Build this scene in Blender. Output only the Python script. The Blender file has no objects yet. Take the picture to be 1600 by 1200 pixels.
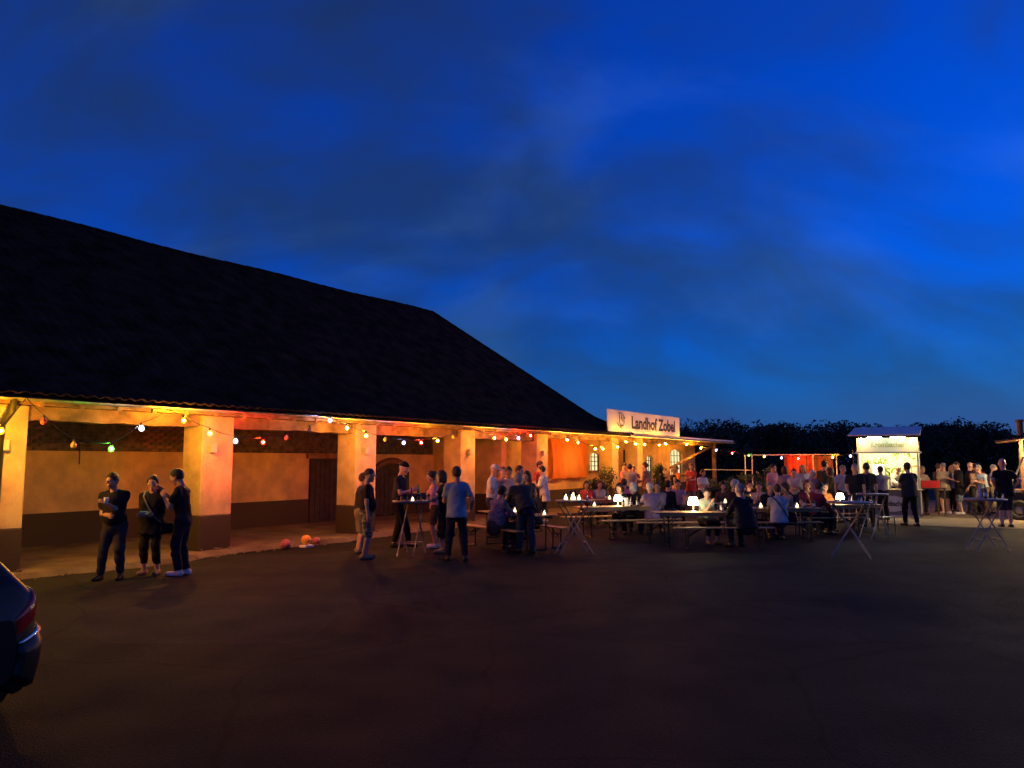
import bpy, math, random
import numpy as np
from mathutils import Vector, Matrix

SC = bpy.context.scene
COL = SC.collection
R = math.radians
random.seed(7)
RNG = np.random.default_rng(11)

# ------------------------------------------------------------------ camera
CAM_H, FPX, PITCH = 1.92, 1202.0, math.atan2(120.0, 1202.0)
cam_data = bpy.data.cameras.new("camera")
cam_data.sensor_fit = 'HORIZONTAL'
cam_data.sensor_width = 36.0
cam_data.lens = FPX / 1600.0 * 36.0
cam_data.clip_start, cam_data.clip_end = 0.05, 3000.0
cam = bpy.data.objects.new("camera", cam_data)
COL.objects.link(cam)
cam.location = (0, 0, CAM_H)
cam.rotation_euler = (math.pi / 2 + PITCH, 0, 0)
SC.camera = cam

# ------------------------------------------------------------------ sky
SUN_EL, SUN_AZ = R(1.0), R(74)
world = bpy.data.worlds.new("World")
SC.world = world
world.use_nodes = True
nt = world.node_tree
for n in list(nt.nodes):
    nt.nodes.remove(n)
def N(kind, **kw):
    n = nt.nodes.new(kind)
    for k, v in kw.items():
        setattr(n, k, v)
    return n
L = nt.links.new
sky = N('ShaderNodeTexSky', sky_type='NISHITA', sun_disc=False)
sky.sun_elevation, sky.sun_rotation = SUN_EL, SUN_AZ
sky.altitude, sky.air_density, sky.dust_density, sky.ozone_density = 200, 1.0, 0.6, 8.0
tc = N('ShaderNodeTexCoord')
sep = N('ShaderNodeSeparateXYZ'); L(tc.outputs['Generated'], sep.inputs[0])
zc = N('ShaderNodeMath', operation='MAXIMUM'); L(sep.outputs['Z'], zc.inputs[0]); zc.inputs[1].default_value = 0.0
za = N('ShaderNodeMath', operation='ADD'); L(zc.outputs[0], za.inputs[0]); za.inputs[1].default_value = 0.75
dx = N('ShaderNodeMath', operation='DIVIDE'); L(sep.outputs['X'], dx.inputs[0]); L(za.outputs[0], dx.inputs[1])
dy = N('ShaderNodeMath', operation='DIVIDE'); L(sep.outputs['Y'], dy.inputs[0]); L(za.outputs[0], dy.inputs[1])
cmb = N('ShaderNodeCombineXYZ'); L(dx.outputs[0], cmb.inputs[0]); L(dy.outputs[0], cmb.inputs[1])
mp = N('ShaderNodeMapping'); L(cmb.outputs[0], mp.inputs[0])
mp.inputs['Rotation'].default_value = (0, 0, R(20)); mp.inputs['Scale'].default_value = (1.5, 2.6, 1); mp.inputs['Location'].default_value = (7.3, 4.7, 0)
n1 = N('ShaderNodeTexNoise'); L(mp.outputs[0], n1.inputs['Vector'])
n1.inputs['Scale'].default_value = 1.0; n1.inputs['Detail'].default_value = 7; n1.inputs['Roughness'].default_value = 0.52; n1.inputs['Distortion'].default_value = 0.25
n2 = N('ShaderNodeTexNoise'); L(mp.outputs[0], n2.inputs['Vector'])
n2.inputs['Scale'].default_value = 3.1; n2.inputs['Detail'].default_value = 5; n2.inputs['Roughness'].default_value = 0.5; n2.inputs['Distortion'].default_value = 0.6
nm = N('ShaderNodeMix'); nm.inputs[0].default_value = 0.42; L(n1.outputs['Fac'], nm.inputs[2]); L(n2.outputs['Fac'], nm.inputs[3])
rmp = N('ShaderNodeValToRGB'); L(nm.outputs[0], rmp.inputs[0])
rmp.color_ramp.interpolation = 'EASE'
rmp.color_ramp.elements[0].position = 0.36; rmp.color_ramp.elements[0].color = (0, 0, 0, 1)
rmp.color_ramp.elements[1].position = 0.68; rmp.color_ramp.elements[1].color = (1, 1, 1, 1)
# clear twilight: the Nishita dome at sundown; clouds: duller, greyer veils of the same light
tint = N('ShaderNodeMix', data_type='RGBA', blend_type='MULTIPLY'); tint.inputs[0].default_value = 1.0
L(sky.outputs[0], tint.inputs[6]); tint.inputs[7].default_value = (0.32, 0.76, 0.98, 1)
cld0 = N('ShaderNodeMix', data_type='RGBA', blend_type='MULTIPLY'); cld0.inputs[0].default_value = 1.0
L(sky.outputs[0], cld0.inputs[6]); cld0.inputs[7].default_value = (0.40, 0.33, 0.31, 1)
cld = N('ShaderNodeMix', data_type='RGBA', blend_type='ADD'); cld.inputs[0].default_value = 1.0
L(cld0.outputs[2], cld.inputs[6]); cld.inputs[7].default_value = (0.012, 0.018, 0.022, 1)
mx = N('ShaderNodeMix', data_type='RGBA'); L(rmp.outputs[0], mx.inputs[0]); L(cld.outputs[2], mx.inputs[6]); L(tint.outputs[2], mx.inputs[7])
# thin paler breaks between the clouds
n3 = N('ShaderNodeTexNoise'); L(mp.outputs[0], n3.inputs['Vector'])
n3.inputs['Scale'].default_value = 2.3; n3.inputs['Detail'].default_value = 6; n3.inputs['Roughness'].default_value = 0.5; n3.inputs['Distortion'].default_value = 0.5
w3 = N('ShaderNodeMapRange', interpolation_type='SMOOTHSTEP'); L(n3.outputs['Fac'], w3.inputs[0])
w3.inputs[1].default_value = 0.48; w3.inputs[2].default_value = 0.76; w3.inputs[3].default_value = 0.0; w3.inputs[4].default_value = 0.34
brk = N('ShaderNodeMix', data_type='RGBA', blend_type='ADD'); L(w3.outputs[0], brk.inputs[0]); L(mx.outputs[2], brk.inputs[6]); brk.inputs[7].default_value = (0.035, 0.075, 0.13, 1)
hz = N('ShaderNodeMapRange', interpolation_type='SMOOTHSTEP'); L(sep.outputs['Z'], hz.inputs[0])
hz.inputs[1].default_value = 0.0; hz.inputs[2].default_value = 0.17; hz.inputs[3].default_value = 0.85; hz.inputs[4].default_value = 0.0
bank = N('ShaderNodeMix', data_type='RGBA'); L(hz.outputs[0], bank.inputs[0]); L(brk.outputs[2], bank.inputs[6]); bank.inputs[7].default_value = (0.026, 0.095, 0.39, 1)
bg = N('ShaderNodeBackground'); L(bank.outputs[2], bg.inputs['Color']); bg.inputs['Strength'].default_value = 0.85
out = N('ShaderNodeOutputWorld'); L(bg.outputs[0], out.inputs['Surface'])

# faint last glow of the set sun: broad, soft, low in the west (right of the frame)
sun_d = bpy.data.lights.new("sun", 'SUN')
sun_d.energy, sun_d.angle, sun_d.color = 0.10, R(80), (1.0, 0.78, 0.62)
sun_o = bpy.data.objects.new("sun", sun_d); COL.objects.link(sun_o)
sun_o.rotation_euler = (R(80), 0, R(180) - SUN_AZ)

SC.view_settings.view_transform = 'Standard'
SC.view_settings.look = 'None'
SC.view_settings.exposure = 0.0
SC.view_settings.gamma = 1.0
SC.view_settings.use_curve_mapping = False
SC.render.engine = 'CYCLES'
SC.cycles.use_denoising = True
SC.cycles.max_bounces = 5
SC.cycles.diffuse_bounces = 3
SC.cycles.glossy_bounces = 2
SC.cycles.transmission_bounces = 4
SC.cycles.sample_clamp_indirect = 4.0
SC.cycles.use_light_tree = True
SC.cycles.caustics_reflective = False
SC.cycles.caustics_refractive = False

# ------------------------------------------------------------------ survey helpers
CT, ST = math.cos(PITCH), math.sin(PITCH)
def ray(px, py):
    x, y = (px - 800) / FPX, (600 - py) / FPX
    return Vector((x, CT - y * ST, ST + y * CT))
def ground(px, py, z=0.0):                    # point of the level z under that sight line
    d = ray(px, py); t = (z - CAM_H) / d.z
    return Vector((d.x * t, d.y * t, z))
def at(px, Y, z=0.0):                         # point at distance Y and height z in that direction
    t = Y * CT + (z - CAM_H) * ST
    return Vector(((px - 800) / FPX * t, Y, z))
def at_y(px, py, Y):                          # point at distance Y on that sight line
    d = ray(px, py); t = Y / d.y
    return Vector((d.x * t, Y, CAM_H + d.z * t))
# building frame: s along the front, o back from the pillar faces
BA = R(33.2)
BU, BW = Vector((math.sin(BA), math.cos(BA), 0)), Vector((-math.cos(BA), math.sin(BA), 0))
BO = Vector((-6.393, 15.93, 0))
def B(s, o, z=0.0):
    return BO + BU * s + BW * o + Vector((0, 0, z))
BROT = math.pi / 2 - BA                       # z rotation that turns local +X onto BU, local +Y onto BW
def fac(px, py, o):                           # point on the vertical plane at offset o
    d = ray(px, py); nrm = BW
    p0 = B(0, o) - Vector((0, 0, CAM_H)) * 0
    t = (p0.dot(nrm)) / d.dot(nrm)
    return Vector((d.x * t, d.y * t, CAM_H + d.z * t))
def fac_s(px, o):
    p = fac(px, 715, o); return (p - BO).dot(BU)

# ------------------------------------------------------------------ materials
MATS = {}
def mat(name, col, rough=0.6, var=0.12, scale=8.0, bump=0.0, bscale=40.0, metal=0.0, spec=0.4, coat=0.0, detail=6.0):
    if name in MATS: return MATS[name]
    m = bpy.data.materials.new(name); m.use_nodes = True
    t = m.node_tree; p = t.nodes['Principled BSDF']
    p.inputs['Roughness'].default_value = rough
    p.inputs['Metallic'].default_value = metal
    p.inputs['Specular IOR Level'].default_value = spec
    p.inputs['Coat Weight'].default_value = coat
    co = t.nodes.new('ShaderNodeTexCoord')
    nz = t.nodes.new('ShaderNodeTexNoise'); nz.inputs['Scale'].default_value = scale; nz.inputs['Detail'].default_value = detail
    t.links.new(co.outputs['Object'], nz.inputs['Vector'])
    rp = t.nodes.new('ShaderNodeValToRGB')
    lo = [max(0, c * (1 - var * 1.6)) for c in col]; hi = [min(1, c * (1 + var * 1.2)) for c in col]
    rp.color_ramp.elements[0].position = 0.3; rp.color_ramp.elements[0].color = (*lo, 1)
    rp.color_ramp.elements[1].position = 0.7; rp.color_ramp.elements[1].color = (*hi, 1)
    t.links.new(nz.outputs['Fac'], rp.inputs[0]); t.links.new(rp.outputs[0], p.inputs['Base Color'])
    if bump:
        n2 = t.nodes.new('ShaderNodeTexNoise'); n2.inputs['Scale'].default_value = bscale; n2.inputs['Detail'].default_value = 5
        t.links.new(co.outputs['Object'], n2.inputs['Vector'])
        b = t.nodes.new('ShaderNodeBump'); b.inputs['Strength'].default_value = bump; b.inputs['Distance'].default_value = 0.02
        t.links.new(n2.outputs['Fac'], b.inputs['Height']); t.links.new(b.outputs[0], p.inputs['Normal'])
    MATS[name] = m; return m
def glow(name, col, strength):
    if name in MATS: return MATS[name]
    m = bpy.data.materials.new(name); m.use_nodes = True
    t = m.node_tree; t.nodes.clear()
    e = t.nodes.new('ShaderNodeEmission'); e.inputs[0].default_value = (*col, 1); e.inputs[1].default_value = strength
    o = t.nodes.new('ShaderNodeOutputMaterial'); t.links.new(e.outputs[0], o.inputs[0])
    MATS[name] = m; return m
def glass(name, col=(1, 1, 1), rough=0.02):
    if name in MATS: return MATS[name]
    m = bpy.data.materials.new(name); m.use_nodes = True
    p = m.node_tree.nodes['Principled BSDF']
    p.inputs['Base Color'].default_value = (*col, 1); p.inputs['Transmission Weight'].default_value = 1.0
    p.inputs['Roughness'].default_value = rough; p.inputs['IOR'].default_value = 1.3
    MATS[name] = m; return m
def pattern(name, cols, kind='stripe', scale=40.0, rough=0.85):
    if name in MATS: return MATS[name]
    m = bpy.data.materials.new(name); m.use_nodes = True
    t = m.node_tree; p = t.nodes['Principled BSDF']; p.inputs['Roughness'].default_value = rough
    co = t.nodes.new('ShaderNodeTexCoord')
    if kind == 'stripe':
        w = t.nodes.new('ShaderNodeTexWave'); w.inputs['Scale'].default_value = scale; w.inputs['Distortion'].default_value = 0.6
        t.links.new(co.outputs['Object'], w.inputs['Vector']); fac_ = w.outputs['Fac']
    elif kind == 'check':
        w = t.nodes.new('ShaderNodeTexChecker'); w.inputs['Scale'].default_value = scale
        t.links.new(co.outputs['Object'], w.inputs['Vector']); fac_ = w.outputs['Fac']
    else:
        w = t.nodes.new('ShaderNodeTexVoronoi'); w.inputs['Scale'].default_value = scale
        t.links.new(co.outputs['Object'], w.inputs['Vector']); fac_ = w.outputs['Distance']
    rp = t.nodes.new('ShaderNodeValToRGB'); els = rp.color_ramp.elements
    els[0].color = (*cols[0], 1); els[1].color = (*cols[-1], 1); els[0].position = 0.35; els[1].position = 0.6
    if len(cols) == 3:
        e = els.new(0.48); e.color = (*cols[1], 1)
    t.links.new(fac_, rp.inputs[0]); t.links.new(rp.outputs[0], p.inputs['Base Color'])
    MATS[name] = m; return m

# ------------------------------------------------------------------ objects and meshes
def link(o, parent=None):
    COL.objects.link(o)
    if parent is not None: o.parent = parent
    return o
def tag(o, label, cat, group=None):
    o['label'] = label; o['category'] = cat
    if group: o['group'] = group
    return o
def thing(name, label, cat, loc=(0, 0, 0), rz=0.0, group=None):
    o = bpy.data.objects.new(name, None); o.empty_display_size = 0.2
    link(o); o.location = loc; o.rotation_euler = (0, 0, rz)
    return tag(o, label, cat, group)
def struct(o):
    o['kind'] = 'structure'; return o
def obj(name, me, m=None, parent=None, loc=None, rz=None):
    o = bpy.data.objects.new(name, me)
    if m is not None:
        if len(me.materials) == 0: me.materials.append(m)
        elif me.materials[0] is not m:
            o.material_slots[0].link = 'OBJECT'; o.material_slots[0].material = m
    link(o, parent)
    if loc is not None: o.location = loc
    if rz is not None: o.rotation_euler = (0, 0, rz)
    return o
class MB:
    def __init__(s): s.v = []; s.f = []; s.mi = []; s.sm = []
    def add(s, vs, fs, mi=0, smooth=False):
        k = len(s.v); s.v += [tuple(v) for v in vs]; s.f += [tuple(i + k for i in f) for f in fs]
        s.mi += [mi] * len(fs); s.sm += [smooth] * len(fs); return s
    def box(s, c, d, rz=0.0, M=None, mi=0, bev=0.0):
        x, y, z = d[0] / 2, d[1] / 2, d[2] / 2
        if bev:
            b = min(bev, x * .9, y * .9, z * .9)
            vs = []
            for sx in (-1, 1):
                for sy in (-1, 1):
                    for sz in (-1, 1):
                        vs += [(sx * (x - b), sy * (y - b), sz * z), (sx * (x - b), sy * y, sz * (z - b)), (sx * x, sy * (y - b), sz * (z - b))]
            ix = lambda sx, sy, sz, k: ((sx * 2 + sy) * 2 + sz) * 3 + k
            fs = []
            for q in (0, 1):
                fs.append([ix(0, 0, q, 0), ix(1, 0, q, 0), ix(1, 1, q, 0), ix(0, 1, q, 0)] if q else [ix(0, 0, q, 0), ix(0, 1, q, 0), ix(1, 1, q, 0), ix(1, 0, q, 0)])
                fs.append([ix(0, q, 0, 1), ix(0, q, 1, 1), ix(1, q, 1, 1), ix(1, q, 0, 1)] if q else [ix(0, q, 0, 1), ix(1, q, 0, 1), ix(1, q, 1, 1), ix(0, q, 1, 1)])
                fs.append([ix(q, 0, 0, 2), ix(q, 1, 0, 2), ix(q, 1, 1, 2), ix(q, 0, 1, 2)] if q else [ix(q, 0, 0, 2), ix(q, 0, 1, 2), ix(q, 1, 1, 2), ix(q, 1, 0, 2)])
            for a in (0, 1):
                for b_ in (0, 1):
                    fs.append([ix(0, a, b_, 0), ix(1, a, b_, 0), ix(1, a, b_, 1), ix(0, a, b_, 1)])
                    fs.append([ix(a, 0, b_, 0), ix(a, 1, b_, 0), ix(a, 1, b_, 2), ix(a, 0, b_, 2)])
                    fs.append([ix(a, b_, 0, 1), ix(a, b_, 1, 1), ix(a, b_, 1, 2), ix(a, b_, 0, 2)])
                    for c_ in (0, 1): fs.append([ix(a, b_, c_, 0), ix(a, b_, c_, 1), ix(a, b_, c_, 2)])
        else:
            vs = [(sx * x, sy * y, sz * z) for sx in (-1, 1) for sy in (-1, 1) for sz in (-1, 1)]
            fs = [(0, 1, 3, 2), (4, 6, 7, 5), (0, 4, 5, 1), (2, 3, 7, 6), (0, 2, 6, 4), (1, 5, 7, 3)]
        Mx = Matrix.Translation(Vector(c)) @ (M if M is not None else Matrix.Rotation(rz, 4, 'Z'))
        return s.add([Mx @ Vector(v) for v in vs], fs, mi)
    def tube(s, pts, r, n=6, mi=0, cap=True):
        pts = [Vector(p) for p in pts]; rs = r if isinstance(r, (list, tuple)) else [r] * len(pts)
        vs, fs = [], []; ref = None
        for i, p in enumerate(pts):
            d = (pts[min(i + 1, len(pts) - 1)] - pts[max(i - 1, 0)]).normalized()
            if ref is None or abs(d.dot(ref)) > .95: ref = Vector((0, 0, 1)) if abs(d.z) < .9 else Vector((1, 0, 0))
            a = d.cross(ref).normalized(); b = d.cross(a)
            for k in range(n):
                w = 2 * math.pi * k / n
                vs.append(p + (a * math.cos(w) + b * math.sin(w)) * rs[i])
        for i in range(len(pts) - 1):
            for k in range(n):
                fs.append((i * n + k, i * n + (k + 1) % n, (i + 1) * n + (k + 1) % n, (i + 1) * n + k))
        s.add(vs, fs, mi, n >= 6)
        if cap:
            k0 = len(s.v) - len(vs)
            s.f += [tuple(k0 + k for k in range(n)), tuple(k0 + len(vs) - 1 - k for k in range(n))]; s.mi += [mi, mi]; s.sm += [False, False]
        return s
    def lathe(s, prof, n=12, c=(0, 0, 0), mi=0, smooth=True):
        vs, fs = [], []; c = Vector(c)
        for (r, z) in prof:
            for k in range(n):
                w = 2 * math.pi * k / n
                vs.append(c + Vector((max(r, 1e-4) * math.cos(w), max(r, 1e-4) * math.sin(w), z)))
        for i in range(len(prof) - 1):
            for k in range(n):
                fs.append((i * n + k, i * n + (k + 1) % n, (i + 1) * n + (k + 1) % n, (i + 1) * n + k))
        return s.add(vs, fs, mi, smooth)
    def quad(s, a, b, c, d, mi=0): return s.add([a, b, c, d], [(0, 1, 2, 3)], mi)
    def prism(s, poly, z0, z1, mi=0):           # plan polygon between two levels
        n = len(poly)
        vs = [(p[0], p[1], z0) for p in poly] + [(p[0], p[1], z1) for p in poly]
        fs = [tuple(range(n - 1, -1, -1)), tuple(range(n, 2 * n))] + [(i, (i + 1) % n, n + (i + 1) % n, n + i) for i in range(n)]
        return s.add(vs, fs, mi)
    def mesh(s, name='mesh', mats=()):
        me = bpy.data.meshes.new(name); me.from_pydata(s.v, [], s.f)
        for m in mats: me.materials.append(m)
        if len(mats) > 1: me.polygons.foreach_set('material_index', s.mi)
        me.polygons.foreach_set('use_smooth', s.sm); me.update()
        return me
    def build(s, name, m=None, parent=None, loc=None, rz=None):
        ms = m if isinstance(m, (list, tuple)) else ([m] if m is not None else [])
        return obj(name, s.mesh(name, ms), None, parent, loc, rz)
def np_mesh(name, V, F, mats=(), mi=None, smooth=True):
    me = bpy.data.meshes.new(name)
    n = len(F); k = F.shape[1]
    me.vertices.add(len(V)); me.vertices.foreach_set('co', np.ascontiguousarray(V, np.float32).ravel())
    me.loops.add(n * k); me.loops.foreach_set('vertex_index', np.ascontiguousarray(F, np.int32).ravel())
    me.polygons.add(n); me.polygons.foreach_set('loop_start', np.arange(0, n * k, k, dtype=np.int32))
    me.polygons.foreach_set('use_smooth', np.full(n, smooth))
    for m in mats: me.materials.append(m)
    if mi is not None: me.polygons.foreach_set('material_index', np.ascontiguousarray(mi, np.int32))
    me.update(calc_edges=True); return me
def text_mesh(body, size, name, m, parent, M, xs=1.0, bold=0.0, ext=0.004):
    cu = bpy.data.curves.new(name, 'FONT'); cu.body = body; cu.size = size; cu.align_x = 'CENTER'; cu.align_y = 'CENTER'
    cu.offset = bold; cu.extrude = ext; cu.resolution_u = 3
    tmp = bpy.data.objects.new('tmp', cu); COL.objects.link(tmp)
    dg = bpy.context.evaluated_depsgraph_get(); me = bpy.data.meshes.new_from_object(tmp.evaluated_get(dg))
    COL.objects.unlink(tmp); bpy.data.objects.remove(tmp)
    me.transform(Matrix.Diagonal((xs, 1, 1, 1))); me.transform(M); me.materials.clear(); me.materials.append(m)
    return obj(name, me, None, parent)

# ================================================================== SETTING
def ground_mat(name, base, hi, scale_big, rough, bump, speck=0.35):
    m = bpy.data.materials.new(name); m.use_nodes = True
    t = m.node_tree; p = t.nodes['Principled BSDF']; p.inputs['Roughness'].default_value = rough
    p.inputs['Specular IOR Level'].default_value = 0.08
    co = t.nodes.new('ShaderNodeTexCoord')
    a = t.nodes.new('ShaderNodeTexNoise'); a.inputs['Scale'].default_value = scale_big; a.inputs['Detail'].default_value = 8; a.inputs['Roughness'].default_value = 0.6
    b = t.nodes.new('ShaderNodeTexNoise'); b.inputs['Scale'].default_value = 34; b.inputs['Detail'].default_value = 6; b.inputs['Roughness'].default_value = .75
    c = t.nodes.new('ShaderNodeTexVoronoi'); c.inputs['Scale'].default_value = 70
    for n in (a, b, c): t.links.new(co.outputs['Object'], n.inputs['Vector'])
    mxn = t.nodes.new('ShaderNodeMix'); mxn.inputs[0].default_value = speck
    t.links.new(a.outputs['Fac'], mxn.inputs[2]); t.links.new(b.outputs['Fac'], mxn.inputs[3])
    rp = t.nodes.new('ShaderNodeValToRGB'); e = rp.color_ramp.elements
    e[0].position = 0.36; e[0].color = (*base, 1); e[1].position = 0.66; e[1].color = (*hi, 1)
    t.links.new(mxn.outputs[0], rp.inputs[0]); t.links.new(rp.outputs[0], p.inputs['Base Color'])
    bm = t.nodes.new('ShaderNodeBump'); bm.inputs['Strength'].default_value = bump; bm.inputs['Distance'].default_value = 0.015
    t.links.new(c.outputs['Distance'], bm.inputs['Height']); t.links.new(bm.outputs[0], p.inputs['Normal'])
    return m
ASPH = ground_mat('asphalt', (0.0085, 0.009, 0.0098), (0.033, 0.033, 0.034), 0.35, 0.82, 0.9, 0.62)
CONC = ground_mat('worn_concrete', (0.075, 0.055, 0.038), (0.20, 0.155, 0.11), 1.2, 0.9, 0.5)
GRAV = ground_mat('pale_gravel', (0.12, 0.10, 0.07), (0.34, 0.28, 0.20), 0.5, 0.95, 1.0, 0.6)
GRASS = ground_mat('meadow', (0.012, 0.02, 0.008), (0.03, 0.045, 0.018), 0.08, 0.95, 1.0)

def wear(m):
    t = m.node_tree; p = t.nodes['Principled BSDF']; src = p.inputs['Base Color'].links[0].from_socket
    co = t.nodes.new('ShaderNodeTexCoord'); wn = t.nodes.new('ShaderNodeTexNoise'); wn.inputs['Scale'].default_value = 1.3; wn.inputs['Detail'].default_value = 4
    t.links.new(co.outputs['Object'], wn.inputs['Vector'])
    va = t.nodes.new('ShaderNodeMix'); va.data_type = 'VECTOR'; va.inputs[0].default_value = .22
    t.links.new(co.outputs['Object'], va.inputs[4]); t.links.new(wn.outputs['Color'], va.inputs[5])
    cr = t.nodes.new('ShaderNodeTexVoronoi'); cr.feature = 'DISTANCE_TO_EDGE'; cr.inputs['Scale'].default_value = .42; t.links.new(va.outputs[1], cr.inputs['Vector'])
    r1 = t.nodes.new('ShaderNodeMapRange'); r1.inputs[1].default_value = 0.0; r1.inputs[2].default_value = .012; r1.inputs[3].default_value = .6; r1.inputs[4].default_value = 1.0; t.links.new(cr.outputs['Distance'], r1.inputs[0])
    pt = t.nodes.new('ShaderNodeTexVoronoi'); pt.inputs['Scale'].default_value = .16; pt.distance = 'CHEBYCHEV'; t.links.new(co.outputs['Object'], pt.inputs['Vector'])
    sx = t.nodes.new('ShaderNodeSeparateXYZ'); t.links.new(pt.outputs['Color'], sx.inputs[0])
    r2 = t.nodes.new('ShaderNodeMapRange'); r2.inputs[3].default_value = .62; r2.inputs[4].default_value = 1.3; t.links.new(sx.outputs[0], r2.inputs[0])
    ml = t.nodes.new('ShaderNodeMath'); ml.operation = 'MULTIPLY'; t.links.new(r1.outputs[0], ml.inputs[0]); t.links.new(r2.outputs[0], ml.inputs[1])
    mc = t.nodes.new('ShaderNodeVectorMath'); mc.operation = 'SCALE'; t.links.new(src, mc.inputs[0]); t.links.new(ml.outputs[0], mc.inputs['Scale'])
    t.links.new(mc.outputs[0], p.inputs['Base Color'])
    rr = t.nodes.new('ShaderNodeMapRange'); rr.inputs[3].default_value = .62; rr.inputs[4].default_value = .95; t.links.new(wn.outputs['Fac'], rr.inputs[0]); t.links.new(rr.outputs[0], p.inputs['Roughness'])
wear(ASPH)
# yard sheet with barely perceptible dips
def sheet(name, x0, x1, y0, y1, nx, ny, z, m, amp=0.0):
    xs, ys = np.linspace(x0, x1, nx), np.linspace(y0, y1, ny)
    X, Y = np.meshgrid(xs, ys, indexing='ij')
    Z = z + amp * (np.sin(X * .9 + 1.3) * np.sin(Y * .7) + .6 * np.sin(X * 2.1 + Y * 1.3))
    V = np.stack([X, Y, Z], -1).reshape(-1, 3)
    i = np.arange(nx * ny).reshape(nx, ny)
    F = np.stack([i[:-1, :-1], i[1:, :-1], i[1:, 1:], i[:-1, 1:]], -1).reshape(-1, 4)
    return struct(obj(name, np_mesh(name, V, F, [m])))
sheet('ground', -1500, 1500, -1500, 1500, 3, 3, -0.02, GRASS)
sheet('yard', -45, 60, -20, 62, 60, 50, 0.0, ASPH, 0.004)
# gravel apron in front of the stands (irregular outline, thin sheet)
ap = []
for k in range(44):
    w = 2 * math.pi * k / 44
    c = Vector((18.5, 30.0)); rr = 1 + .05 * math.sin(3 * w + 1) + .03 * math.sin(9 * w)
    ap.append((c.x + 11.5 * rr * math.cos(w) + 0.1 * math.sin(13 * w), c.y + 8.0 * rr * math.sin(w)))
ap_mb = MB(); ap_mb.add([(p[0], p[1], 0.014) for p in ap], [tuple(range(len(ap)))])
struct(ap_mb.build('gravel_apron', GRAV))
# raised, broken-edged floor of the arcade
fl = [B(-16, 7.0), B(-16, 0.0)]
s_ = -16.0
while s_ < 14.2:
    o_ = -0.02 + 0.14 * math.sin(s_ * 1.15) + random.uniform(-.07, .05) - (0.16 if abs(s_ + 2.1) < 1.6 else 0) - (0.10 if abs(s_ - 2.4) < 1.2 else 0)
    fl.append(B(s_, o_ - 0.25)); s_ += 0.28
fl += [B(14.3, -0.3), B(14.3, 7.0)]
slab = MB(); n = len(fl)
top = [(p.x, p.y, 0.085) for p in fl]
low = []
for i, p in enumerate(fl):
    q = p - BW * 0.13 if 1 < i < n - 2 else p
    low.append((q.x, q.y, -0.01))
slab.add(top + low, [tuple(range(n - 1, -1, -1))] + [(i, (i + 1) % n, n + (i + 1) % n, n + i) for i in range(n)])
struct(slab.build('arcade_floor', CONC))
# crumbs of broken concrete along the kerb
cr = MB()
for k in range(150):
    s = random.uniform(-4, 13); o = -0.42 - abs(random.gauss(0, .10)); r = random.uniform(.012, .04)
    p = B(s, o, r * .3)
    cr.box(p, (r * 2, r * random.uniform(1, 2), r), random.uniform(0, 3), bev=r * .3)
crumbs = cr.build('kerb_rubble', CONC); crumbs['kind'] = 'stuff'

# ------------------------------------------------------------------ far wood and meadow rise
def leaf_cloud(centers, radii, n, size, rng, squash=0.8, hollow=0.55):
    """n small leaf faces spread through ellipsoidal clumps -> V, F"""
    centers = np.asarray(centers, float); radii = np.asarray(radii, float)
    wts = radii ** 2; wts /= wts.sum()
    pick = rng.choice(len(centers), n, p=wts)
    d = rng.normal(size=(n, 3)); d /= np.linalg.norm(d, axis=1)[:, None]
    rad = radii[pick] * (hollow + (1.08 - hollow) * rng.random(n) ** 0.6)
    c = centers[pick] + d * rad[:, None] * np.array([1, 1, squash])
    nrm = d + rng.normal(size=(n, 3)) * 0.55; nrm /= np.linalg.norm(nrm, axis=1)[:, None]
    a = np.cross(nrm, rng.normal(size=(n, 3))); a /= np.linalg.norm(a, axis=1)[:, None]
    b = np.cross(nrm, a); sz = size * (0.6 + 0.8 * rng.random(n))[:, None]
    V = np.stack([c - a * sz, c + b * sz * .55, c + a * sz, c - b * sz * .55], 1).reshape(-1, 3)
    return V, np.arange(4 * n).reshape(-1, 4)
WOODM = mat('wood_foliage', (0.035, 0.05, 0.022), 0.9, 0.4, 0.3)
rng = np.random.default_rng(5)
Vs, Fs, off = [], [], 0
def add_wood(X, Y, h, wd, n):
    global off
    cs, rs = [], []
    for k in range(9):
        w = rng.random() * 6.28; q = rng.random() ** .5 * wd
        zz = h * (0.35 + 0.5 * rng.random())
        cs.append((X + q * math.cos(w), Y + q * math.sin(w), zz)); rs.append(wd * (0.38 + .25 * rng.random()))
    cs.append((X, Y, h * .78)); rs.append(h * .22)
    cs.append((X, Y, h * .2)); rs.append(wd * .9)
    V, F = leaf_cloud(cs, rs, n, 0.26, rng, .8, .8)
    V[:, 2] = np.maximum(V[:, 2], 0.0)
    Vs.append(V); Fs.append(F + off); off += len(V)
for k in range(165):
    X = -60 + 250 * rng.random(); Y = 116 + 36 * rng.random()
    prof = 8.5 + 1.2 * math.sin(X * .05) + 1.0 * math.sin(X * .17 + 1)
    if X < 48: prof -= 1.6
    add_wood(X, Y, prof * (0.94 + .10 * rng.random()) * Y / 140.0, 3.8 + 1.6 * rng.random(), 1900)
for px_, Y_, h_ in ((1060, 74, 4.3), (1078, 70, 4.4), (1098, 72, 4.75), (1112, 70, 4.6), (1128, 75, 4.1), (1040, 76, 4.6), (1150, 84, 4.0), (1170, 86, 4.9), (1190, 90, 6.0), (1215, 88, 6.1)):
    q = at(px_, Y_); add_wood(q.x, q.y, h_, 2.0, 900)
woodo = obj('woodland', np_mesh('woodland', np.concatenate(Vs), np.concatenate(Fs), [WOODM], smooth=False))
woodo['kind'] = 'stuff'

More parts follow.
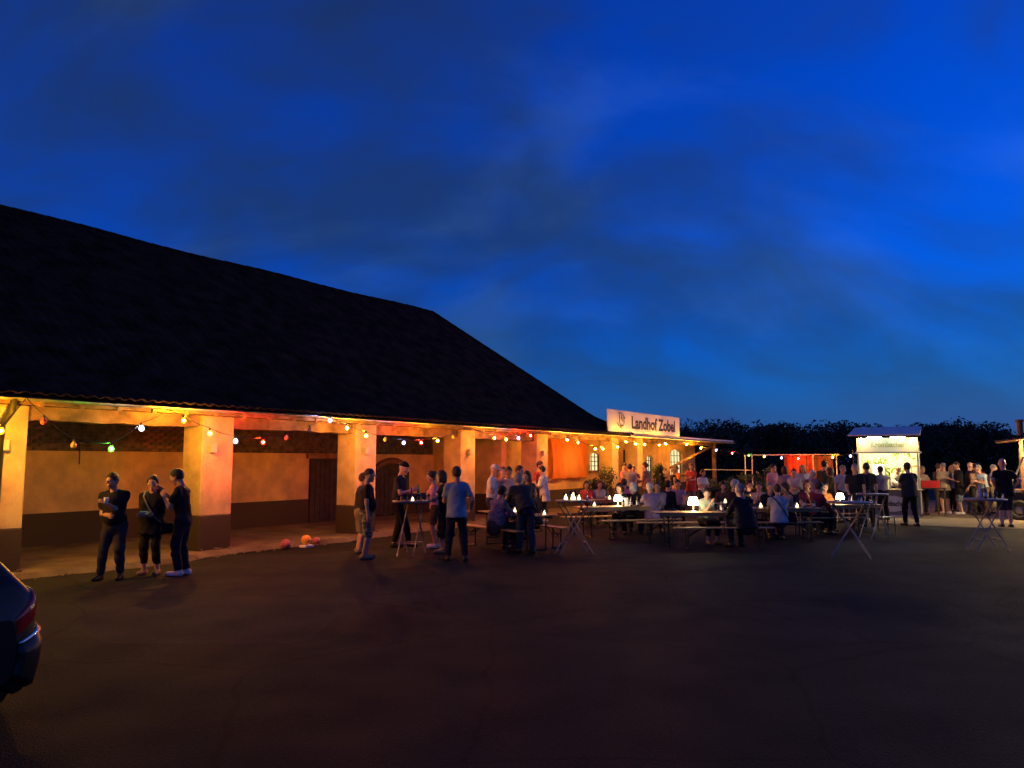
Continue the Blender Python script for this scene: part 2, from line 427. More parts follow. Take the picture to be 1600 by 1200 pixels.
# ================================================================== BARN
def wall_mat(name, col, var, bump, dirt=(0.25, 0.2, 0.15), sc=1.6):
    m = bpy.data.materials.new(name); m.use_nodes = True
    t = m.node_tree; p = t.nodes['Principled BSDF']; p.inputs['Roughness'].default_value = 0.92; p.inputs['Specular IOR Level'].default_value = 0.15
    co = t.nodes.new('ShaderNodeTexCoord')
    a = t.nodes.new('ShaderNodeTexNoise'); a.inputs['Scale'].default_value = sc; a.inputs['Detail'].default_value = 9; a.inputs['Roughness'].default_value = 0.62
    b = t.nodes.new('ShaderNodeTexNoise'); b.inputs['Scale'].default_value = 22; b.inputs['Detail'].default_value = 4
    c = t.nodes.new('ShaderNodeTexNoise'); c.inputs['Scale'].default_value = 120; c.inputs['Detail'].default_value = 2
    for n in (a, b, c): t.links.new(co.outputs['Object'], n.inputs['Vector'])
    rp = t.nodes.new('ShaderNodeValToRGB'); e = rp.color_ramp.elements
    e[0].position = 0.28; e[0].color = (*[col[i] * (1 - var) * .75 + dirt[i] * var * .6 for i in range(3)], 1)
    e[1].position = 0.62; e[1].color = (*col, 1)
    t.links.new(a.outputs['Fac'], rp.inputs[0]); t.links.new(rp.outputs[0], p.inputs['Base Color'])
    ad = t.nodes.new('ShaderNodeMath'); ad.operation = 'ADD'; t.links.new(b.outputs['Fac'], ad.inputs[0]); t.links.new(c.outputs['Fac'], ad.inputs[1])
    bm = t.nodes.new('ShaderNodeBump'); bm.inputs['Strength'].default_value = bump; bm.inputs['Distance'].default_value = 0.02
    t.links.new(ad.outputs[0], bm.inputs['Height']); t.links.new(bm.outputs[0], p.inputs['Normal'])
    MATS[name] = m; return m
PLASTER = wall_mat('pale_plaster', (0.60, 0.42, 0.21), 0.5, 0.6)
PLASTER2 = wall_mat('yellowed_plaster', (0.60, 0.37, 0.14), 0.5, 0.6)
PLINTH = wall_mat('dark_plinth_paint', (0.055, 0.037, 0.026), 0.35, 0.45, (0.12, 0.09, 0.07))
MORTAR = wall_mat('mortar_bed', (0.10, 0.085, 0.07), 0.3, 0.5)
BRICK = mat('old_brick', (0.15, 0.07, 0.045), 0.92, 0.45, 7.0, 0.5, 60)
BRICK2 = mat('sooty_brick', (0.085, 0.055, 0.045), 0.92, 0.45, 7.0, 0.5, 60)
TIMBER = mat('rough_timber', (0.22, 0.12, 0.055), 0.85, 0.4, 3.0, 0.6, 30)
DKWOOD = mat('dark_door_wood', (0.034, 0.022, 0.015), 0.75, 0.35, 5.0, 0.4, 35)
TILE = mat('roof_tile', (0.030, 0.017, 0.013), 0.95, 0.5, 2.2, 0.5, 25, spec=.1)
ZINC = mat('zinc_gutter', (0.22, 0.21, 0.20), 0.5, 0.25, 6.0, 0.1, 20, metal=0.7)
WHITEP = mat('white_paint', (0.72, 0.70, 0.66), 0.55, 0.08, 3.0)
DARKM = mat('dark_metal', (0.03, 0.03, 0.032), 0.45, 0.2, 12, metal=0.6)

EAVE_Z, EAVE_O = 2.99, -0.45
TILE_O = -0.60
PW, PD = 0.76, 0.66
PILLARS = [(-8.5, 0), (-4.13, 0), (0, 0), (4.42, 0), (8.84, 0), (13.26, 0)]
barn = thing('barn', 'long dark-roofed barn with an open pillared arcade lit by coloured bulbs', 'barn', BO, BROT)
def lp(s, o, z=0.0): return (s, o, z)      # barn-local coordinates
PLN = 0.785
for (s, o) in PILLARS:
    pl = MB().box((s + PW / 2, o + PD / 2, (PLN + 2.86) / 2), (PW, PD, 2.86 - PLN), bev=0.018)
    po = pl.build('pillar', PLASTER, barn)
    b2 = MB().box((s + PW / 2, o + PD / 2, (0.05 + PLN) / 2), (PW + .012, PD + .012, PLN - .05), bev=0.015)
    bo = b2.build('plinth', PLINTH, po)
    fl_ = MB()
    for k in range(9):
        fl_.box((s + random.uniform(-.02, PW + .02), o - random.uniform(0.02, .12), .1), (random.uniform(.03, .1), random.uniform(.03, .08), random.uniform(.02, .06)), random.uniform(0, 3), bev=.01)
    fo_ = fl_.build('crumbled_foot', CONC, po); fo_['kind'] = 'stuff'
# lintel beam, in one rough timber per bay, resting between the pillars
ps = [p[0] for p in PILLARS]
for a, b in zip(ps[:-1], ps[1:]):
    bm_ = MB(); nseg = 10; L0, L1 = a + PW, b
    vs, fs = [], []
    for k in range(nseg + 1):
        s = L0 + (L1 - L0) * k / nseg
        dz, do = random.uniform(-.02, .02), random.uniform(-.012, .012)
        vs += [(s, .12 + do, 2.62 + dz), (s, .12 + do, 2.86), (s, .42, 2.86), (s, .42, 2.62 + dz)]
    for k in range(nseg):
        for q in range(4):
            i0 = k * 4 + q; i1 = k * 4 + (q + 1) % 4
            fs.append((i0, i1, i1 + 4, i0 + 4))
    bm_.add(vs, fs + [(3, 2, 1, 0), (nseg * 4, nseg * 4 + 1, nseg * 4 + 2, nseg * 4 + 3)])
    bm_.build('lintel_beam', TIMBER, barn)
MB().box((1.9, PD / 2, 2.90), (20.8 + 2.5, PD, .06)).build('wall_plate', TIMBER, barn)
# back wall of the arcade: plaster field, plinth, brick above
WO = 3.75                                     # face of the back wall
bwall = MB().box((-1.9, WO + .15, (PLN + 2.14) / 2), (29.0 - .4, .30, 2.14 - PLN)).build('back_wall', PLASTER2, barn)
MB().box((-1.9, WO + .14, (PLN + .05) / 2), (28.6, .34, PLN - .05)).build('plinth', PLINTH, bwall)
MB().box((-1.9, WO + .20, (2.14 + 3.3) / 2), (28.6, .30, 3.3 - 2.14)).build('mortar_bed', MORTAR, bwall)
# bricks: single ones where they show, one joined field for the rest
bme = MB().box((0, 0, 0), (.235, .10, .068), bev=.006).mesh('brick', [BRICK])
bme2 = MB().box((0, 0, 0), (.235, .10, .068), bev=.006).mesh('brick', [BRICK2])
rest = MB(); nb = 0
for row in range(14):
    z = 2.18 + .078 * row
    if z > 3.25: break
    s = -14.0 + (.122 if row % 2 else 0)
    while s < 12.1:
        c = (s, WO + .092 + random.uniform(-.006, .006), z)
        seen = (-3.9 < s < -1.2) or (1.05 < s < 2.9)
        if seen and nb < 296 and row < 9:
            o_ = obj('brick', bme if random.random() < .6 else bme2, None, bwall); o_.location = c; nb += 1
        else:
            rest.box(c, (.235, .10, .068), bev=0)
        s += .247
r_ = rest.build('brick_field', BRICK2, bwall); r_['kind'] = 'stuff'
# doorway in the second bay, arched plank door in the third
dsr = fac_s(506, WO)
dd = MB().box((dsr, WO - .01, 1.02), (1.15, .06, 1.95)).build('door', DKWOOD, barn)
for k in range(6): MB().box((dsr - .48 + k * .192, WO - .055, 1.0), (.18, .03, 1.88), bev=.006).build('plank', DKWOOD, dd)
MB().box((dsr, WO - .06, 2.06), (1.4, .10, .15), bev=.01).build('door_lintel', TIMBER, dd)
asr = fac_s(612, WO)
def arch_poly(w, h, rise, n=10):
    pts = [(-w / 2, 0), (w / 2, 0)]
    rad = (w * w / 4 + rise * rise) / (2 * rise); cy = h - rad; a0 = math.asin(w / 2 / rad)
    for k in range(n + 1):
        a = a0 - 2 * a0 * k / n
        pts.append((rad * math.sin(a), cy + rad * math.cos(a)))
    return pts
def arch_solid(poly, y0, y1, dx=0.0, dz=0.0):
    n = len(poly); m = MB()
    vs = [(dx + x, y0, dz + z) for x, z in poly] + [(dx + x, y1, dz + z) for x, z in poly]
    m.add(vs, [tuple(range(n)), tuple(range(2 * n - 1, n - 1, -1))] + [(i, n + i, n + (i + 1) % n, (i + 1) % n) for i in range(n)])
    return m
ad = arch_solid(arch_poly(1.7, 1.78, .28), WO - .05, WO + .05, asr, .07).build('arched_door', DKWOOD, barn)
for k in range(8): MB().box((asr - .74 + k * .211, WO - .065, .82), (.195, .03, 1.4), bev=.006).build('plank', DKWOOD, ad)
# arch of bricks over the door
for k in range(15):
    a = R(-50 + 100 * k / 14) * .62; rad = 1.43
    q = MB().box((0, 0, 0), (.075, .09, .22), M=Matrix.Rotation(a, 4, 'Y'), bev=.006).build('arch_brick', BRICK, ad)
    q.location = (asr + rad * math.sin(a) * 1.0, WO - .012, .47 + rad * math.cos(a) + .02)
cd_s = fac_s(124, WO)
MB().tube([(cd_s, WO - .015, 1.85), (cd_s, WO - .015, 2.30)], .012, 6).lathe([(0, 0), (.05, 0), (.05, .03), (0, .04)], 10, (cd_s, WO - .03, 2.30)).build('wall_conduit', ZINC, bwall)
# end cross wall closing the arcade and ceiling boards
MB().box((12.35, 2.4, 1.66), (.3, 3.9 - .66, 3.2)).build('cross_wall', PLASTER2, barn)
MB().box((12.35, 2.4, .42), (.32, 3.9 - .64, .72)).build('cross_wall_plinth', PLINTH, barn)
for k in range(14):
    MB().box((-1.9, .82 + k * .21, 3.32 + .0), (28.6, .20, .02), bev=.004).build('ceiling_board', DKWOOD, barn)
# ---- roof: clay tiles in courses, eave to ridge, with a steep hip at the far end
RID_O, RID_Z, RID_S0, RID_S1, HIP_S = 7.3, 8.47, -16.0, 16.3, 20.0
PROF = [(TILE_O, EAVE_Z + .0), (.9, 3.72), (2.6, 5.0), (RID_O, RID_Z)]
def prof(o):
    for (a, za), (b, zb) in zip(PROF[:-1], PROF[1:]):
        if o <= b: return za + (zb - za) * (o - a) / (b - a)
    return RID_Z
def s_end(z):                                  # hip line: bell-cast like the front slope
    f = (z - PROF[0][1]) / (RID_Z - PROF[0][1])
    return HIP_S - (HIP_S - RID_S1) * (f ** 0.88)
roof = None
NC = 27
slope_pts = []
tot = sum(math.dist(a, b) for a, b in zip(PROF[:-1], PROF[1:]))
def along(t):
    d = t * tot
    for a, b in zip(PROF[:-1], PROF[1:]):
        l = math.dist(a, b)
        if d <= l + 1e-6: return (a[0] + (b[0] - a[0]) * d / l, a[1] + (b[1] - a[1]) * d / l)
        d -= l
    return PROF[-1]
pitch = 0.222; nper = 6
wave = [math.sin(2 * math.pi * k / nper) * .5 + .5 for k in range(nper)]
V, F = [], []
for c in range(NC):
    (o0, z0), (o1, z1) = along(c / NC), along((c + 1.25) / NC if c < NC - 1 else 1.0)
    smax = s_end(z0)
    ncol = int((smax - RID_S0) / (pitch / nper))
    sx = RID_S0 + np.arange(ncol + 1) * (pitch / nper)
    wv = np.array(wave)[np.arange(ncol + 1) % nper] * .042
    jit = np.repeat(RNG.normal(0, .006, ncol // nper + 2), nper)[:ncol + 1]
    e1 = np.minimum(sx, s_end(z1))
    A = np.stack([sx, np.full_like(sx, o0) - .02 + jit, z0 + .035 + wv + jit], -1)
    Bv = np.stack([e1, np.full_like(sx, o1), z1 + wv], -1)
    D = np.stack([sx, np.full_like(sx, o0) - .015 + jit, z0 + .035 + wv - .03], -1)
    base = sum(len(v) for v in V)
    V.append(np.concatenate([A, Bv, D])); k = np.arange(ncol); n1_ = ncol + 1
    F.append(np.stack([base + k, base + k + 1, base + n1_ + k + 1, base + n1_ + k], -1))
    F.append(np.stack([base + 2 * n1_ + k, base + 2 * n1_ + k + 1, base + k + 1, base + k], -1))
def sag(s, z): return -.11 * np.sin(np.pi * (s + 16) / 32.5) * np.clip((z - 3.0) / 5.4, 0, 1) + .025 * np.sin(s * .9 + 1) * np.clip((z - 3.0) / 5.4, 0, 1)
for v in V: v[:, 2] += sag(v[:, 0], v[:, 2])
roof = obj('roof', np_mesh('roof', np.concatenate(V), np.concatenate(F), [TILE], smooth=True), None, barn)
roof['kind'] = 'stuff'
# rear slope, hip face and underside as plain closed planes
hip = MB()
bk = 2 * RID_O - TILE_O
hv = [(s_end(PROF[0][1]), TILE_O, PROF[0][1]), (s_end(PROF[1][1]), PROF[1][0], PROF[1][1]), (s_end(PROF[2][1]), PROF[2][0], PROF[2][1]), (RID_S1, RID_O, RID_Z)]
hb = [(p[0], 2 * RID_O - p[1], p[2]) for p in hv]
hip.add(hv + hb[:3], [(0, 6 - 2 + 0, 5, 1), (1, 5, 6, 2), (2, 6, 3)])
hip.add([(RID_S0, bk, PROF[0][1]), (hb[0][0], bk, PROF[0][1]), (hb[1][0], hb[1][1], hb[1][2]), (RID_S0, hb[1][1], hb[1][2]), (hb[2][0], hb[2][1], hb[2][2]), (RID_S0, hb[2][1], hb[2][2]), (RID_S1, RID_O, RID_Z - .06), (0.0, RID_O, RID_Z - .18), (RID_S0, RID_O, RID_Z - .06)],
        [(0, 1, 2, 3), (3, 2, 4, 5), (5, 4, 6, 7, 8)])
hip.build('rear_roof_slope', TILE, barn)
ud = MB()
for (a, za), (b, zb) in zip(PROF[:-1], PROF[1:]):
    ud.quad((RID_S0, a + .02, za - (.05 if a < 0 else .22)), (s_end(za) - .05, a + .02, za - (.05 if a < 0 else .22)), (s_end(zb) - .05, b + .02, zb - .22), (RID_S0, b + .02, zb - .22))
ud.build('roof_boarding', DKWOOD, barn)
# gable stub far left and rear wall so that the barn is a closed body
MB().box((RID_S0 + .3, RID_O, 1.6), (.3, 13.6, 3.2)).build('gable_wall', PLASTER2, barn)
MB().box((1.5, bk - .9, 1.6), (34, .3, 3.2)).build('rear_wall', PLASTER2, barn)
# ridge and hip capping tiles, one by one
def cap_tile(name, p, q, r=.11):
    m = MB(); d = (Vector(q) - Vector(p)); l = d.length; d.normalize()
    side = Vector((-d.y, d.x, 0)); side.normalize(); up = side.cross(d) * -1
    if up.z < 0: up = -up
    vs = []
    for e, rr in ((Vector(p) - d * .03, r * 1.06), (Vector(q), r * .92)):
        for k in range(7):
            a = math.pi * k / 6
            vs.append(e + side * math.cos(a) * rr + up * (math.sin(a) * rr * .75))
    fs = [(k, k + 1, k + 8, k + 7) for k in range(6)]
    m.add(vs, fs, 0, True); return m.build(name, TILE, roof)
ns = 76
for k in range(ns):
    a = RID_S0 + (RID_S1 - RID_S0) * k / ns; b = RID_S0 + (RID_S1 - RID_S0) * (k + 1) / ns
    dz = random.uniform(-.006, .006)
    cap_tile('ridge_tile', (a, RID_O, RID_Z - .02 + dz + float(sag(a, RID_Z))), (b, RID_O, RID_Z - .02 + dz + float(sag(b, RID_Z))))
for k in range(22):
    t0, t1 = k / 22, (k + 1) / 22
    z0 = PROF[0][1] + (RID_Z - PROF[0][1]) * t0; z1 = PROF[0][1] + (RID_Z - PROF[0][1]) * t1
    def oo(z):
        for (a, za), (b, zb) in zip(PROF[:-1], PROF[1:]):
            if z <= zb + 1e-6: return a + (b - a) * (z - za) / (zb - za)
        return RID_O
    cap_tile('hip_tile', (s_end(z0), oo(z0), z0 + .02), (s_end(z1), oo(z1), z1 + .02), .10)
# gutter and fascia
gt = MB(); n_ = 40
for k in range(n_):
    a = -16 + 36.0 * k / n_; b = -16 + 36.0 * (k + 1) / n_
    vs = []
    for s in (a, b):
        for q in range(7):
            w = math.pi + math.pi * q / 6
            vs.append((s, EAVE_O - .03 + .06 * math.cos(w), EAVE_Z - .03 + .06 * math.sin(w) + .004 * math.sin(s * .8)))
    gt.add(vs, [(q, q + 1, q + 8, q + 7) for q in range(6)], 0, True)
gut = gt.build('gutter', ZINC, barn)
for k in range(44):
    s = -15 + k * .8
    MB().box((s, EAVE_O + .02, EAVE_Z - .035), (.03, .16, .02)).build('gutter_bracket', ZINC, gut)
MB().box((2.0, EAVE_O + .10, EAVE_Z - .06), (36.0, .03, .16)).build('fascia_board', TIMBER, barn)
for k in range(52):                            # rafter feet under the eave
    s = -15.6 + k * .68
    MB().box((s, -.05, 2.99), (.09, .72, .12), M=Matrix.Rotation(R(18), 4, 'X')).build('rafter_foot', TIMBER, barn)
# down pipe at the near pillar
dpx = -4.13 + .30
MB().tube([lp(dpx, EAVE_O - .03, EAVE_Z - .06), lp(dpx, EAVE_O + .02, 2.72), lp(dpx, -.10, 2.50), lp(dpx, -.09, .9), lp(dpx, -.09, .1)], .055, 10).build('down_pipe', DARKM, barn)

# ================================================================== ANNEX with flat canopy
annex = thing('annex', 'low annex with arched lit windows under a flat canopy beyond the barn', 'annex', BO, BROT)
AO = 1.35                                      # face of the annex wall
A0, A1 = 12.52, fac_s(1086, AO) - .0
S_END = 34.1
wins = []
def win_s(px): return fac_s(px, AO)
def zz(px, py, o): return fac(px, py, o).z
openings = [(win_s(922), win_s(938.5), zz(930, 735, AO), zz(930, 707, AO)),
            (win_s(974), win_s(993), 0.09, zz(984, 703, AO)),
            (win_s(1010.5), win_s(1020), zz(1015, 745, AO), zz(1015, 711, AO)),
            (win_s(1047), win_s(1066), zz(1056, 742, AO), zz(1056, 702, AO))]
openings.insert(0, (win_s(869), win_s(897), zz(880, 740, AO), zz(880, 697, AO)))
wm = MB(); cur = A0; WT = 2.95
def wbox(s0, s1, z0, z1):
    if s1 - s0 > .01 and z1 - z0 > .01: wm.box(((s0 + s1) / 2, AO + .15, (z0 + z1) / 2), (s1 - s0, .30, z1 - z0))
for (a, b, z0, z1) in openings:
    wbox(cur, a, .02, WT); wbox(a, b, z1, WT); wbox(a, b, .02, z0); cur = b
wbox(cur, A1, .02, WT)
awall = wm.build('wall', PLASTER2, annex)
pm = MB(); cur = A0
for (a, b, z0, z1) in openings:
    if z0 < .5:
        pm.box(((cur + a) / 2, AO - .006, .42), (a - cur, .03, .72)); cur = b
pm.box(((cur + A1) / 2, AO - .006, .42), (A1 - cur, .03, .72))
pm.build('plinth', PLINTH, annex)
LIT = glow('lit_room', (1.0, 0.80, 0.38), 1.15)
LITD = glow('lit_hall', (1.0, 0.74, 0.30), 0.9)
for i, (a, b, z0, z1) in enumerate(openings):
    w, h, c = b - a, z1 - z0, (a + b) / 2
    if i == 2:
        d = MB().box((c, AO + .9, h / 2 + .05), (w + 1.2, .04, h + .2)).build('lit_hall_wall', LITD, annex)
        fr = MB().box((a + .03, AO + .08, z0 + h / 2), (.06, .16, h)).box((b - .03, AO + .08, z0 + h / 2), (.06, .16, h)).box((c, AO + .08, z1 - .03), (w - .12, .158, .06)).build('door_frame', DKWOOD, annex)
        MB().box((a - .01, AO - .32, z0 + h / 2), (.05, .62, h - .06), bev=.01).build('door_leaf', DKWOOD, annex)
        continue
    wn = arch_solid(arch_poly(w * .98, h, h * .14), AO + .16, AO + .18, c, z0).build('window', LIT, annex)
    # spandrel filling round the arched head
    pol = arch_poly(w, h, h * .15)[2:]
    sp = MB()
    for (p, q) in zip(pol[:-1], pol[1:]):
        sp.quad((c + p[0], AO + .01, z0 + p[1]), (c + p[0], AO + .01, z1 + .01), (c + q[0], AO + .01, z1 + .01), (c + q[0], AO + .01, z0 + q[1]))
        sp.quad((c + q[0], AO + .01, z0 + q[1]), (c + q[0], AO + .15, z0 + q[1]), (c + p[0], AO + .15, z0 + p[1]), (c + p[0], AO + .01, z0 + p[1]))
    sp.build('arched_head', PLASTER2, wn)
    nv = 2 if w < 1.3 else 3
    for k in range(nv): MB().box((a + w * (k + 1) / (nv + 1), AO + .125, z0 + h * .48), (.03, .03, h * .96)).build('glazing_bar', DKWOOD, wn)
    for k in range(3): MB().box((c, AO + .125, z0 + h * (k + 1) / 4), (w, .024, .028)).build('glazing_bar', DKWOOD, wn)
    for q in (-1, 1): MB().box((c + q * (w / 2 - .025), AO + .125, z0 + h * .46), (.05, .04, h * .92)).build('window_frame', DKWOOD, wn)
    MB().box((c, AO - .03, z0 - .04), (w + .2, .14, .08), bev=.01).build('window_sill', BRICK, wn)
# canopy: beams, deck, fascia
MB().box(((19.6 + S_END) / 2, .55, 3.06), (S_END - 19.6, 1.96, .07)).build('canopy_deck', TIMBER, annex)
MB().box(((20.05 + S_END) / 2, EAVE_O - .01, 2.985), (S_END - 20.05, .04, .17)).build('canopy_fascia', WHITEP, annex)
MB().tube([lp(19.9, EAVE_O - .08, 2.95), lp(S_END, EAVE_O - .08, 2.93)], .055, 8).build('canopy_gutter', ZINC, annex)
for k in range(18): MB().box((20.0 + k * .82, .5, 2.965), (.08, 1.75, .11)).build('canopy_joist', TIMBER, annex)
MB().box(((12.6 + A1) / 2, .18, 2.82), (A1 - 12.6 - 1.7, .2, .16)).build('canopy_beam', TIMBER, annex)
for (a, w) in ((19.30, .62), (21.85, .60)):
    po = MB().box((a + w / 2, .32, 1.86), (w, .6, 2.14), bev=.018).build('pillar', PLASTER, annex)
    MB().box((a + w / 2, .32, .43), (w + .02, .62, .71), bev=.015).build('plinth', PLINTH, po)
pe = A1 - .1
MB().box((pe, .2, 1.46), (.20, .20, 2.86), bev=.01).build('post', TIMBER, annex)
q0, q1 = Vector((fac_s(1047, .1), .1, 1.75)), Vector((pe - .05, .2, 2.78))
q0.z = zz(1047, 731, .1)
MB().tube([q0, q1], .07, 4).build('brace', TIMBER, annex)
MB().box((A1 - .15, AO + 2.2, 1.47), (.30, 4.0, 2.9)).build('side_wall', PLASTER2, annex)
MB().box(((A0 + A1) / 2 + 1, AO + 3.0, 3.14), (A1 - A0 - 2, 5.2, .08)).build('flat_roof', DKWOOD, annex)
MB().box(((A0 + A1) / 2, AO + 4.3, 1.45), (A1 - A0, .2, 2.9)).build('rear_wall', PLASTER2, annex)
struct(MB().box(B((14.3 + 30) / 2, .45, .03), (15.7, 2.5, .07), BROT).build('annex_terrace', CONC))

# ---- orange cloth over the first annex window
a, b, z0, z1 = openings[0]
cs0, cs1 = win_s(853), win_s(909)
zt, zb = zz(880, 681, AO), zz(880, 746, AO)
ORC = bpy.data.materials.new('orange_cloth'); ORC.use_nodes = True
t = ORC.node_tree; p = t.nodes['Principled BSDF']; p.inputs['Base Color'].default_value = (0.85, 0.22, 0.03, 1); p.inputs['Roughness'].default_value = .8
tr = t.nodes.new('ShaderNodeBsdfTranslucent'); tr.inputs[0].default_value = (0.95, 0.36, 0.05, 1)
ms = t.nodes.new('ShaderNodeMixShader'); ms.inputs[0].default_value = .55
t.links.new(p.outputs[0], ms.inputs[1]); t.links.new(tr.outputs[0], ms.inputs[2]); t.links.new(ms.outputs[0], t.nodes['Material Output'].inputs[0])
nx, nz = 48, 36; V = []
for i in range(nx + 1):
    for j in range(nz + 1):
        u, v = i / nx, j / nz
        s = cs0 + (cs1 - cs0) * u; z = zb + (zt - zb) * v
        sag = .07 * math.sin(math.pi * u) * (v - .1) - .03 * abs(math.sin(3 * math.pi * u))
        o = AO - .24 - .05 * math.sin(9 * u + 2 * v) * (1 - .4 * v) - .035 * math.sin(23 * u + 5 * v) - .012 * math.sin(47 * u + 3 * math.sin(4 * v)) - .03 * (1 - v)
        V.append((s, o, z - sag - .05 * (1 - v) * math.sin(2.3 * u + .6)))
i = np.arange((nx + 1) * (nz + 1)).reshape(nx + 1, nz + 1)
F = np.stack([i[:-1, :-1], i[1:, :-1], i[1:, 1:], i[:-1, 1:]], -1).reshape(-1, 4)
cl = thing('cloth_banner', 'orange cloth hung over the lit arched window beside the barn', 'cloth', BO, BROT)
obj('cloth', np_mesh('cloth', np.array(V), F, [ORC]), None, cl)
rod = MB(); rod.tube([(cs0, AO - .24, zt + .0), (cs1, AO - .24, zt + .0)], .012, 6); rod.build('rod', DARKM, cl)

# ---- sign on the canopy edge
sg = thing('sign_board', 'white sign board with black lettering standing on the canopy edge', 'sign', BO, BROT)
s0, s1 = fac_s(951, EAVE_O - .12), fac_s(1063, EAVE_O - .12)
zt0 = fac(951, 640, EAVE_O - .12).z; zb0 = fac(951, 672, EAVE_O - .12).z
SIGNW = mat('sign_white', (0.80, 0.78, 0.72), 0.5, 0.05, 1.5)
BLACKP = mat('sign_black', (0.012, 0.012, 0.013), 0.5, 0.1, 4)
zb0 = 3.08; zt0 = 3.98
SH = zt0 - zb0; SL = s1 - s0; sc_, zc_ = (s0 + s1) / 2, (zt0 + zb0) / 2; fo = EAVE_O - .12
MB().box((sc_, fo + .03, zc_), (SL, .05, SH), bev=.008).build('panel', SIGNW, sg)
for k in range(5): MB().tube([(s0 + .4 + k * (SL - .8) / 4, fo + .06, zb0 + .1), (s0 + .4 + k * (SL - .8) / 4, fo + .75, zb0 - .02 + .12)], .02, 6).build('stay', DARKM, sg)
MX = Matrix.Translation((s0 + SL * .605, fo, zc_ - .03)) @ Matrix.Rotation(math.pi / 2, 4, 'X')
tx = text_mesh('Landhof Zobel', SH * .80, 'lettering', BLACKP, sg, MX, xs=1.0, bold=.022, ext=.003)
xs_ = [v.co.x for v in tx.data.vertices]; wd = max(xs_) - min(xs_); mid = (max(xs_) + min(xs_)) / 2
tgt = SL * .635; cxx = s0 + SL * .605
for v in tx.data.vertices: v.co.x = cxx + (v.co.x - mid) * tgt / wd
em = MB(); ex, ez, eh = s0 + SL * .155, zc_ + .02, SH * .36
def eln(pts): em.tube([(ex + x * eh * 1.9, fo - .002, ez + y * eh) for x, y in pts], .016, 5)
eln([(-.25, .95), (-.25, -.25), (-.05, -.55), (.2, -.55)])
eln([(-.45, .95), (.1, .95), (.38, .7), (.45, .2), (.45, -.3), (.3, -.62), (-.4, -.62), (-.6, -.3)])
eln([(.05, .75), (.05, .1)]); eln([(.25, .5), (.25, -.1)])
eln([(-.1, -.62), (-.2, -.95)]); eln([(.05, -.62), (.1, -1.0)]); eln([(.5, .55), (.62, .3)])
em.build('emblem', BLACKP, sg)

# ---- wall lamps (unlit boxes) on the pillars
WLM = mat('wall_lamp_grey', (0.33, 0.30, 0.26), 0.5, 0.1, 6)
for k, (s, lab) in enumerate(((-4.13 + .38, 'nearest pillar at the left edge'), (0 + .22, 'pillar behind the three people'), (4.42 + .34, 'pillar behind the two men in the cargo shorts'), (8.84 + .38, 'pillar behind the man in the blue shirt'), (13.26 + .34, 'pillar next to the orange cloth'))):
    w = thing('wall_lamp', 'small unlit box wall lamp on the ' + lab, 'wall lamp', B(s, 0, 2.18), BROT, 'wall lamps on the pillars')
    MB().box((0, -.012, 0), (.10, .02, .16), bev=.004).build('back_plate', WLM, w)
    MB().box((0, -.075, 0), (.12, .10, .19), bev=.012).build('housing', WLM, w)

# ================================================================== PARTY LIGHT STRINGS
BULBC = {'X': ((1.0, 0.38, 0.010), 3200), 'Z': ((1.0, 0.39, 0.014), 3600), 'Y': ((1.0, 0.38, 0.014), 1700), 'y': ((1.0, 0.33, 0.02), 1400), 'O': ((1.0, 0.22, 0.014), 1500), 'R': ((1.0, 0.03, 0.008), 1700),
         'G': ((0.16, 1.0, 0.06), 300), 'g': ((0.95, 0.56, 0.05), 800), 'B': ((0.42, 0.46, 1.0), 200), 'W': ((1.0, 0.36, 0.05), 1250), 'w': ((1.0, 0.38, 0.05), 650), 'C': ((0.8, 0.88, 1.0), 100)}
OFFC = {'x': (0.45, 0.05, 0.04), 'v': (0.5, 0.33, 0.05), 'p': (0.5, 0.3, 0.25)}
RUBBER = mat('black_rubber', (0.012, 0.012, 0.012), 0.6, 0.1, 10)
BR = 0.042
bulb_prof = [(.0, -.062), (.018, -.058), (.034, -.046), (.042, -.026), (.042, -.008), (.034, .012), (.022, .028), (.017, .04)]
def shell_mat(key, c):
    m = bpy.data.materials.new('bulb_shell_' + key); m.use_nodes = True
    t = m.node_tree; t.nodes.clear()
    e = t.nodes.new('ShaderNodeEmission'); e.inputs[0].default_value = (*c, 1); e.inputs[1].default_value = 2.2
    tr = t.nodes.new('ShaderNodeBsdfTransparent'); ad_ = t.nodes.new('ShaderNodeAddShader'); o = t.nodes.new('ShaderNodeOutputMaterial')
    t.links.new(e.outputs[0], ad_.inputs[0]); t.links.new(tr.outputs[0], ad_.inputs[1]); t.links.new(ad_.outputs[0], o.inputs[0])
    return m
FIL_R = 0.016
fil_prof = [(FIL_R * math.sin(math.pi * k / 6), -.012 - FIL_R * math.cos(math.pi * k / 6)) for k in range(7)]
FM = {}
def bulb_mesh(key):
    if key in BULBC:
        c, e = BULBC[key]; m = shell_mat(key, c)
        FM[key] = MB().lathe(fil_prof, 8).mesh('filament', [glow('filament_' + key, c, e * (.042 / FIL_R) ** 2)])
    else:
        m = mat('dead_bulb_' + key, OFFC[key], 0.15, 0.05, 5, coat=0.6)
    return MB().lathe([(r * 1.12, z * 1.12) for r, z in bulb_prof], 12).mesh('bulb', [m])
BM = {k: bulb_mesh(k) for k in list(BULBC) + list(OFFC)}
SOCK = MB().lathe([(.0, .085), (.016, .084), (.02, .07), (.02, .035), (.017, .03)], 8).mesh('lamp_socket', [RUBBER])
